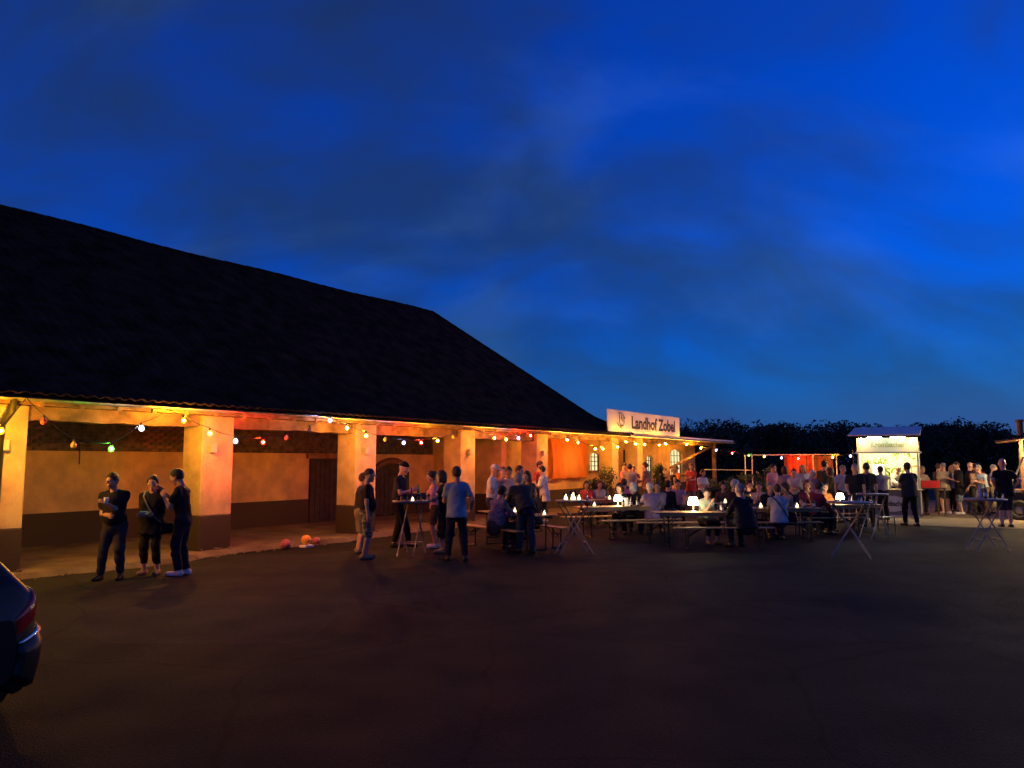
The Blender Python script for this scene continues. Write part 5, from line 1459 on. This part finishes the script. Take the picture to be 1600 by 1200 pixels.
    if hst != 'bald':
        def f_hair(G_):
            thick = .011 if hst in ('short', 'crop', 'cap', 'capback') else .020
            d = ellip(G_, (0, -.014, .032), (.076 + thick, .098 + thick, .102 + thick))
            if hst == 'crop': d = np.maximum(d + .006, .02 - G_[..., 2] + .35 * G_[..., 1])
            d = -smin(-d, -(.75 * G_[..., 1] - .66 * G_[..., 2] - .010), .02)
            d = -smin(-d, (G_[..., 2] + .072), .02)
            if hst == 'long':
                d = smin(d, ellip(G_, (0, -.075, -.10), (.095, .055, .17)), .03)
                for sx in (-1, 1): d = smin(d, rcone(G_, (sx * .078, -.01, .03), (sx * .085, -.01, -.19), .028, .020), .02)
            if hst == 'bob':
                d = smin(d, ellip(G_, (0, -.055, -.035), (.102, .075, .105)), .03)
                for sx in (-1, 1): d = smin(d, rcone(G_, (sx * .080, .012, .03), (sx * .086, .012, -.085), .028, .024), .02)
            if hst == 'bun': d = smin(d, np.linalg.norm(G_ - np.array([0, -.115, .085], f32), axis=-1) - .045, .02)
            if hst == 'curly': d = smin(d, ellip(G_, (0, -.03, .03), (.112, .118, .125)) + 0, .02); d = np.maximum(d, .80 * G_[..., 1] - .6 * G_[..., 2] - .012)
            n_ = np.sin(G_[..., 0] * 95 + ph[0]) * np.sin(G_[..., 1] * 80 + ph[1]) * np.sin(G_[..., 2] * 70 + ph[2])
            if hst in ('cap', 'capback'):
                d = ellip(G_, (0, -.012, .035), (.088, .110, .110)); d = np.maximum(d, .045 - G_[..., 2])
                sy = 1 if hst == 'cap' else -1
                v = ellip(G_, (0, sy * .125, .050), (.072, .075, .012)); d = smin(d, v, .008); n_ = 0
            return d + n_ * .005
        Vt, Ft = polish(f_hair, (-.15, -.22, -.30 if hst == 'long' else -.17), (.15, .23 if hst == 'cap' else .15, .19), .0125)
        if hst in ('cap', 'capback'):
            obj('cap', np_mesh('cap', (Vt * HS @ Rhn.T + np.array(hc)) * k, Ft, [cloth(hcol)]), None, t)
        else: obj('hair', np_mesh('hair', (Vt * HS @ Rhn.T + np.array(hc)) * k, Ft, [HAIRM[hcol]]), None, t)
    Mw = Matrix.Translation(Vector(loc)) @ Matrix.Rotation(-R(heading), 4, 'Z')
    return {'t': t, 'wri': [Mw @ (w * k) for w in wri], 'chest': Mw @ (T(0, 0, .3) * k), 'P': Mw @ (P0 * k), 'M': Mw, 'k': k, 'T': lambda x, y, z: Mw @ (T(x, y, z) * k)}
def strap(label, pr, pts, m, bag=None, m2=None):
    t = thing('shoulder_bag', label, 'bag', (0, 0, 0))
    MB().tube([pr['T'](*p) for p in pts], .014, 5).build('strap', m, t)
    if bag is not None:
        q = pr['T'](*bag)
        bo = MB().box((0, 0, 0), (.26, .10, .20), bev=.04).build('pouch', m2 or m, t, q)
        MB().box((0, -.055, .02), (.24, .012, .12), bev=.004).build('flap', m2 or m, bo)
    return t
NEAR, MID, FAR = .0185, .023, .029
# ---- three people at the left
A_ = person('man in black polo and grey cargo trousers, leftmost of the three by the first bay', ground(176, 906), 172, 1.72, ((.20, .24, -.14), 'belly'), lean=2, roll=5, head=(-25, 6), hair=('dark', 'short'), top=('black', 'short', -.13), legs=('charcoal', 'long'), feet=[(-.10, -.02), (.20, .02)], vox=NEAR, skin=1, fat=.35)
B_ = person('woman in loose black top and cropped trousers between the two men at the left', ground(234, 898), 178, 1.66, ('belly', 'belly'), lean=2, head=(12, 0), hair=('brown', 'bun'), top=('black', 'loose', -.24), legs=('black', 'crop'), shoes='tan', woman=True, fat=.5, vox=NEAR, stance=(.125, .02))
strap('black shoulder bag with pale strap worn by the woman at the left', B_, [(.14, -.02, .54), (.11, .13, .44), (.0, .19, .27), (-.13, .17, .06), (-.21, .05, -.06)], mat('bag_strap', (0.22, 0.20, 0.17), .7, .1, 8), (-.26, .05, -.12), CLOTH['black'])
C_ = person('man in dark shirt and white trainers, rightmost of the three at the left', ground(283, 899), 268, 1.79, ('phone', (.06, .34, -.02)), lean=7, head=(0, 16), hair=('dark', 'short'), top=('black', 'short', -.12), legs=('navy', 'long'), shoes='white', vox=NEAR, skin=1, stance=(.09, .03))
def held_phone(label, p):
    o = MB().box((0, 0, 0), (.07, .009, .14), bev=.004).build('phone', DARKM, None, p, R(30)); o.rotation_euler = (R(-35), 0, R(30)); tag(o, label, 'phone')
held_phone('dark phone held up by the man with white trainers', C_['wri'][1] + Vector((-.09, -.02, .05)))
cup = MB().lathe([(0, 0), (.028, 0), (.036, .10), (.033, .10), (.026, .008), (0, .008)], 12).build('paper_cup', PAPER, None, A_['wri'][0] + Vector((.02, -.08, .01))); tag(cup, 'white cup in the hand of the leftmost man', 'cup')
nap = MB().box((0, 0, 0), (.12, .08, .02), bev=.008).build('napkin', PAPER, None, B_['wri'][0].lerp(B_['wri'][1], .5) + Vector((0, -.12, .05)), R(10)); tag(nap, 'white napkin in the hands of the woman at the left', 'napkin')
# ---- group round the shot-glass table
person('man in black polo and camouflage knee shorts, facing the shot-glass table', ground(571, 873), 75, 1.76, ('side', 'side'), lean=1, head=(0, 4), hair=('brown', 'crop'), top=('black', 'short', -.13), legs=('camo', 'knee'), shoes='tan', vox=NEAR, skin=1, fat=.45, stance=(.12, .03))
person('shorter person half hidden behind the man in camouflage shorts', ground(561, 864), 70, 1.66, ('pocket', 'side'), hair=('brown', 'short'), top=('charcoal', 'short'), legs=('khaki', 'knee'), vox=MID, shoes='tan')
person('tall man with a backwards cap behind the shot-glass table', ground(622, 856), 100, 1.90, ('cross', 'hold'), lean=5, head=(-18, 12), hair=('black', 'capback'), top=('charcoal', 'short', -.12), legs=('black', 'long'), vox=NEAR, skin=2, fat=.3, feet=[(-.10, -.10), (.12, .30)])
person('woman in pink T-shirt and shorts at the shot-glass table', ground(679, 856), 262, 1.68, ('hold', 'table'), lean=4, head=(8, 6), hair=('dark', 'bun'), top=('pink', 'short', -.12), legs=('brown', 'shorts'), vox=NEAR, woman=True, shoes='white')
person('woman with dark bob in long black dress at the shot-glass table', ground(694, 864), 270, 1.70, ('table', 'table'), lean=4, head=(0, 0), hair=('brown', 'bob'), top=('black', 'dress', -.62), legs=('black', 'none'), vox=NEAR, woman=True, shoes='tan', stance=(.08, .04))
person('man in light blue shirt with his back to us by the shot-glass table', ground(713, 876), -8, 1.80, ('hold', (-.10, .12, -.40)), lean=2, head=(20, 4), hair=('brown', 'short'), top=('blue', 'short', -.15), legs=('navy', 'long'), vox=NEAR, skin=1, stance=(.16, .03))
# ---- crowded table by the barn
c0 = TB['S1'][0]
person('man in purple checked shirt sitting with his back to us at the crowded table', (-.36, 16.78, 0), 48, 1.80, ('table', 'table'), True, 14, head=(0, 8), hair=('dark', 'short'), top=('plaid', 'long', -.14), legs=('charcoal', 'long'), vox=NEAR, fat=.7)
person('man in dark jacket and grey jeans bending over the crowded table', at(822, 16.35), -22, 1.80, ('table', 'reach'), False, 42, head=(0, -10), hair=('grey', 'short'), top=('charcoal', 'coat', -.16), legs=('denim', 'long'), vox=NEAR, stance=(.10, .10))
person('woman in long dark coat seated at the right of the crowded table', at(838, 17.95), 285, 1.66, ('lap', 'lap'), True, 10, head=(-10, 4), hair=('brown', 'bob'), top=('black', 'coat', -.14), legs=('black', 'long'), vox=MID, woman=True)
person('child with dark hair sitting behind the man in the checked shirt', (-.30, 17.72, 0), 70, 1.45, ('table', 'lap'), True, 10, hair=('dark', 'short'), top=('ltgrey', 'short'), legs=('denim', 'long'), vox=MID, seat=.47)
person('man with white cap and white shirt standing behind the crowded table', at(768, 19.6), 100, 1.82, ('phone', 'belly'), lean=3, head=(-15, 8), hair=('white', 'cap'), top=('white', 'short', -.14), legs=('denim', 'long'), vox=MID, skin=2, fat=.3)
person('man with red-lit face turned left behind the crowded table', at(784, 20.4), 150, 1.76, ('hold', 'side'), hair=('red', 'crop'), top=('orange', 'short'), legs=('denim', 'long'), vox=MID, skin=2)
person('dark-haired man in open white shirt behind the crowded table', at(795, 19.7), 185, 1.77, ('belly', 'hold'), lean=4, head=(10, 8), hair=('dark', 'short'), top=('cream', 'short', -.12), legs=('charcoal', 'long'), vox=MID, skin=1)
person('man with dark fringe looking right behind the bending man', at(808, 20.2), 120, 1.79, ('hold', 'pocket'), hair=('brown', 'short'), top=('beige', 'short'), legs=('denim', 'long'), vox=MID)
person('woman with long brown hair facing left beside the bending man', at(826, 19.0), 215, 1.66, ('hold', 'hold'), hair=('brown', 'long'), top=('olive', 'short'), legs=('denim', 'long'), vox=MID, woman=True)
person('tall dark-haired man in front of the pillar by the orange cloth', at(841, 25.2), 120, 1.90, ('hold', 'side'), hair=('dark', 'short'), top=('red', 'short'), legs=('denim', 'long'), vox=FAR, skin=1)
person('person in long white blouse standing below the orange cloth', at(851, 24.2), 285, 1.76, ('hold', 'hold'), lean=5, hair=('dark', 'short'), top=('white', 'loose', -.30), legs=('navy', 'crop'), shoes='white', vox=MID, woman=True)
# ---- table by the annex (T1)
def sit(label, key, u, v, heading, **kw):
    p = on(key, u, v, 0); kw.setdefault('vox', MID); kw.setdefault('arms', ('table', 'lap')); kw.setdefault('lean', 10)
    return person(label, p, heading, seated=True, **kw)
sit('woman in red top at the left end of the table by the annex', 'T1', -.82, .72, 185, h=1.62, hair=('brown', 'bob'), top=('red', 'short'), legs=('denim', 'long'), woman=True, vox=FAR)
sit('woman in pale striped top at the table by the annex', 'T1', -.42, .74, 175, h=1.64, hair=('brown', 'bob'), top=('stripe', 'short'), legs=('denim', 'long'), woman=True, vox=FAR)
sit('man in salmon shirt sitting with his back to us at the table by the annex', 'T1', -.08, -.70, 12, h=1.80, hair=('brown', 'short'), top=('pink', 'short'), legs=('charcoal', 'long'), vox=MID, fat=.3)
# ---- lantern table (T2)
sit('dark-haired woman in black sitting beyond the lantern table', 'T2', .50, .70, 195, h=1.68, hair=('dark', 'bob'), top=('black', 'long'), legs=('black', 'long'), woman=True, head=(-25, 5))
sit('woman with white-blond bob in black beyond the lantern table', 'T2', .86, .72, 20, h=1.70, hair=('white', 'bob'), top=('black', 'short'), legs=('black', 'long'), woman=True)
person('white-haired guest in pale grey shirt sitting with back to us at the lantern table end', at(1019, 20.1), -12, 1.74, ('table', 'table'), True, 8, hair=('white', 'short'), top=('mauve', 'short', -.15), legs=('charcoal', 'long'), vox=MID, fat=.3)
person('guest in grey cardigan seated behind the white-haired guest', at(1029, 21.6), 200, 1.70, ('table', 'table'), True, 8, hair=('brown', 'short'), top=('grey', 'long'), legs=('charcoal', 'long'), vox=MID)
person('dark-haired guest in navy seated left of the white table lamp', at(1043, 22.0), 30, 1.74, ('table', 'lap'), True, 8, hair=('dark', 'short'), top=('navy', 'long'), legs=('charcoal', 'long'), vox=MID)
# ---- standing under the canopy
person('man in pink shirt at the left of the bright doorway', at(974, 29.5), 110, 1.84, ('hold', 'side'), hair=('brown', 'crop'), top=('pink', 'short'), legs=('khaki', 'long'), vox=FAR, skin=2)
person('man in grey shirt with his back to us in the bright doorway', at(985, 29.0), 10, 1.80, ('hold', 'side'), hair=('dark', 'short'), top=('grey', 'short', -.14), legs=('charcoal', 'long'), vox=FAR)
person('guest with reddish face looking over a shoulder in the bright doorway', at(991, 30.2), 200, 1.72, ('hold', 'side'), hair=('red', 'short'), top=('burgundy', 'short'), legs=('denim', 'long'), vox=FAR, skin=2)
person('man in flowered shirt standing right of the bright doorway', at(1012, 29.3), 300, 1.86, ('hold', 'belly'), hair=('brown', 'short'), top=('floral', 'short', -.16), legs=('khaki', 'long'), vox=FAR, fat=.5)
person('woman in black vest and pink skirt by the large annex window', at(1052, 32.0), 80, 1.62, ('hold', 'side'), hair=('blond', 'bun'), top=('black', 'vest'), legs=('pink', 'shorts'), vox=FAR, woman=True)
person('person in orange top facing the woman in the black vest', at(1060, 32.6), 250, 1.70, ('hold', 'belly'), hair=('brown', 'short'), top=('orange', 'short'), legs=('denim', 'long'), vox=FAR)
person('woman with long hair in red dress at the canopy end', at(1081, 33.0), 190, 1.80, ('belly', 'hold'), hair=('red', 'long'), top=('red', 'dress', -.35), legs=('black', 'none'), vox=FAR, woman=True)
# ---- white lamp table (T3)
sit('woman in striped white-green blouse beside the white table lamp', 'T3', .24, .66, 165, h=1.66, arms=('table', 'elbow'), lean=16, head=(-30, 12), hair=('dark', 'short'), top=('stripe', 'short'), legs=('charcoal', 'crop'), shoes='tan', woman=True, vox=NEAR)
person('white-haired man in dark jumper behind the lamp table', at(1146, 20.6), 60, 1.86, ('table', 'table'), True, 6, head=(-20, 0), hair=('white', 'short'), top=('navy', 'long'), legs=('charcoal', 'long'), vox=MID, fat=.4)
person('broad man in navy top seated at the near right of the lamp table', at(1167, 17.15), -14, 1.88, ('table', 'table'), True, 16, head=(10, 0), hair=('grey', 'short'), top=('navy', 'long', -.16), legs=('charcoal', 'long'), vox=NEAR, fat=.7)
person('dark-haired guest between the navy men at the lamp table', at(1171, 21.9), 180, 1.76, ('table', 'table'), True, 8, hair=('dark', 'short'), top=('black', 'long'), legs=('charcoal', 'long'), vox=MID)
person('guest with orange-lit face in white behind the broad navy man', at(1188, 21.6), 200, 1.70, ('table', 'elbow'), True, 10, hair=('brown', 'short'), top=('cream', 'short'), legs=('denim', 'long'), vox=MID, skin=2)
person('small guest seated behind the white-haired man in the dark jumper', at(1131, 22.6), 190, 1.64, ('table', 'lap'), True, 8, hair=('dark', 'bob'), top=('brown', 'long'), legs=('black', 'long'), vox=FAR, woman=True)
# ---- table of the man in black (T4)
G_ = sit('man in grey T-shirt with dark shoulder strap, back to us', 'T4', -.42, -.72, 8, h=1.74, arms=('table', 'table'), hair=('brown', 'short'), top=('ltgrey', 'short', -.15), legs=('denim', 'long'), vox=NEAR, fat=.4)
strap('dark shoulder strap and pouch across the back of the grey T-shirt man', G_, [(-.15, .02, .51), (-.11, -.12, .44), (.02, -.16, .25), (.14, -.14, .06), (.20, -.06, -.04)], CLOTH['black'], (.26, -.02, -.08))
sit('man in black sweater facing us across the table', 'T4', -.08, .70, 182, h=1.76, hair=('grey', 'crop'), top=('black', 'long'), legs=('black', 'long'), skin=2)
sit('woman with pinned-up hair and pale scarf looking left', 'T4', .42, .58, 262, h=1.72, arms=('elbow', 'table'), hair=('brown', 'curly'), top=('beige', 'long'), legs=('charcoal', 'long'), woman=True)
person('woman in burgundy shirt leaning to the right on the bench', at(1276, 20.3), 60, 1.76, ('table', 'lean'), True, 12, head=(-15, 6), hair=('brown', 'short'), top=('burgundy', 'long'), legs=('black', 'long'), vox=MID, woman=True)
person('guest with reddish hair behind the woman in the pale scarf', at(1264, 21.6), 200, 1.78, ('elbow', 'table'), True, 8, hair=('red', 'bob'), top=('burgundy', 'short'), legs=('denim', 'long'), vox=FAR, woman=True)
# ---- standing behind, by the red canvas
person('guest in pink checked shirt standing beside the hedge', at(1208, 27.5), 150, 1.80, ('hold', 'side'), hair=('dark', 'short'), top=('pink', 'short'), legs=('denim', 'long'), vox=FAR, fat=.3)
person('guest in grey top standing with back to us by the red canvas', at(1229, 26.5), 10, 1.72, ('hold', 'side'), hair=('brown', 'bob'), top=('grey', 'long'), legs=('charcoal', 'long'), vox=FAR, woman=True)
person('long-haired woman in pale grey in front of the red canvas', at(1256, 27.5), 190, 1.78, ('hold', 'belly'), hair=('blond', 'long'), top=('ltgrey', 'short'), legs=('denim', 'long'), vox=FAR, woman=True)
person('small guest with a white headband in front of the red canvas', at(1272, 26.2), 20, 1.60, ('hold', 'side'), hair=('white', 'bob'), top=('mauve', 'short'), legs=('denim', 'long'), vox=FAR, woman=True)
person('tall man in olive shirt standing at the right end of the red canvas', at(1289, 26.0), 60, 1.92, ('hold', 'side'), hair=('dark', 'short'), top=('olive', 'short', -.14), legs=('charcoal', 'long'), vox=FAR)
person('guest with red hair in olive jacket right of the tall olive man', at(1303, 25.2), 300, 1.68, ('hold', 'belly'), hair=('red', 'bob'), top=('olive', 'coat', -.2), legs=('charcoal', 'long'), vox=FAR, woman=True)
# ---- bright lamp table (T5) and drinks stand
sit('guest in orange-lit top facing us at the bright lamp table', 'T5', -.22, .72, 180, h=1.66, hair=('brown', 'curly'), top=('orange', 'short'), legs=('denim', 'long'), skin=2, woman=True)
person('man in dark blue polo reaching down to the bright lamp table', at(1339, 22.6), 200, 1.84, ('side', 'down'), lean=6, head=(0, 12), hair=('grey', 'crop'), top=('navy', 'short', -.14), legs=('charcoal', 'long'), vox=MID)
person('man in dark brown shirt right of the dark blue polo man', at(1358, 22.8), 20, 1.86, ('hold', 'side'), hair=('dark', 'short'), top=('brown', 'short', -.14), legs=('black', 'long'), vox=MID)
person('man in grey shirt and black trousers at the counter of the drinks stand', at(1382, 25.4), -4, 1.74, ('table', 'table'), lean=8, hair=('dark', 'short'), top=('grey', 'short', -.10), legs=('black', 'long'), vox=MID)
sv_ = ds.matrix_basis @ Vector((.22, .72, 0))
person('blond server in cream shirt bending over the drinks stand counter', (sv_.x, sv_.y, .09), 186, 1.72, ('reach', 'table'), lean=24, head=(0, 18), hair=('blond', 'short'), top=('cream', 'long'), legs=('black', 'long'), vox=MID, woman=True)
person('large man in dark shirt walking towards the drinks stand', ground(1424, 822), -4, 1.86, ('hold', 'hold'), lean=3, hair=('dark', 'short'), top=('charcoal', 'short', -.16), legs=('black', 'long'), vox=NEAR, fat=.5, feet=[(-.11, .10), (.11, -.10)])
person('blond woman behind the red crate right of the drinks stand', (crate_p.x, crate_p.y + .42, 0), 182, 1.72, ('table', 'table'), hair=('blond', 'bun'), top=('beige', 'short'), legs=('black', 'long'), vox=MID, woman=True)
person('man in beige shirt and dark shorts with his back to us', ground(1479, 803), 4, 1.84, ('side', 'hold'), lean=2, hair=('grey', 'crop'), top=('beige', 'short', -.16), legs=('charcoal', 'shorts'), shoes='white', vox=MID, fat=.35)
person('man in long dark shirt and pale denim shorts looking left', ground(1502, 804), 290, 1.88, ('hold', 'side'), lean=2, head=(10, 8), hair=('brown', 'crop'), top=('black', 'loose', -.30), legs=('ltdenim', 'knee'), shoes='white', vox=MID)
person('balding man with red-lit face in dark jacket right of the denim shorts man', at(1517, 28.4), 110, 1.86, ('hold', 'side'), hair=('dark', 'bald'), top=('black', 'coat'), legs=('charcoal', 'long'), vox=FAR, skin=2)
person('woman in floral top beside the man in the light blue shirt', at(1527, 27.6), 170, 1.82, ('belly', 'hold'), hair=('dark', 'short'), top=('floral', 'short'), legs=('charcoal', 'long'), vox=FAR, woman=True)
person('man in light blue shirt leaning left by the food trailer', at(1540, 27.4), 255, 1.80, ('hold', 'lean'), lean=16, hair=('grey', 'short'), top=('ltblue', 'short'), legs=('brown', 'long'), vox=FAR)
person('big bald man in black T-shirt and shorts at the right edge, back to us', ground(1573, 824), 14, 1.98, ('hip', 'hip'), lean=2, head=(-10, 0), hair=('dark', 'bald'), top=('black', 'short', -.16), legs=('charcoal', 'knee'), shoes='dark', vox=NEAR, skin=2, fat=.55)

# ---- more of the crowd in the second rows
person('man in dark vest behind the beige shirt man, facing the trailer', at(1468, 29.2), 80, 1.82, ('hold', 'side'), hair=('brown', 'short'), top=('charcoal', 'short'), legs=('denim', 'long'), vox=FAR)
person('woman with blond hair in white behind the denim shorts man', at(1489, 29.4), 170, 1.74, ('hold', 'belly'), hair=('blond', 'long'), top=('white', 'short'), legs=('black', 'long'), vox=FAR, woman=True)
person('man in red polo at the far side of the queue near the food trailer', at(1531, 30.0), 190, 1.84, ('hold', 'side'), hair=('dark', 'short'), top=('red', 'short'), legs=('charcoal', 'long'), vox=FAR, skin=2)
person('guest in cream shirt waiting close to the trailer prop pole', at(1553, 28.2), 120, 1.78, ('hold', 'pocket'), hair=('grey', 'short'), top=('cream', 'short'), legs=('khaki', 'long'), vox=FAR)
person('woman in white blouse standing between hedge and lamp table', at(1098, 27.5), 160, 1.60, ('hold', 'belly'), hair=('brown', 'bob'), top=('white', 'short'), legs=('denim', 'long'), vox=FAR, woman=True)
person('guest in mauve shirt seated behind the dark-haired guest in navy', at(1060, 23.6), 190, 1.72, ('table', 'lap'), True, 8, hair=('dark', 'short'), top=('mauve', 'short'), legs=('charcoal', 'long'), vox=FAR)
person('guest in cream knit standing behind the red-haired bench guest', at(1243, 25.0), 200, 1.66, ('hold', 'belly'), hair=('brown', 'short'), top=('cream', 'long'), legs=('denim', 'long'), vox=FAR, woman=True)
person('man in pale shirt standing behind the orange-lit guest', at(1318, 24.6), 170, 1.78, ('hold', 'side'), hair=('grey', 'crop'), top=('ltgrey', 'short'), legs=('denim', 'long'), vox=FAR)
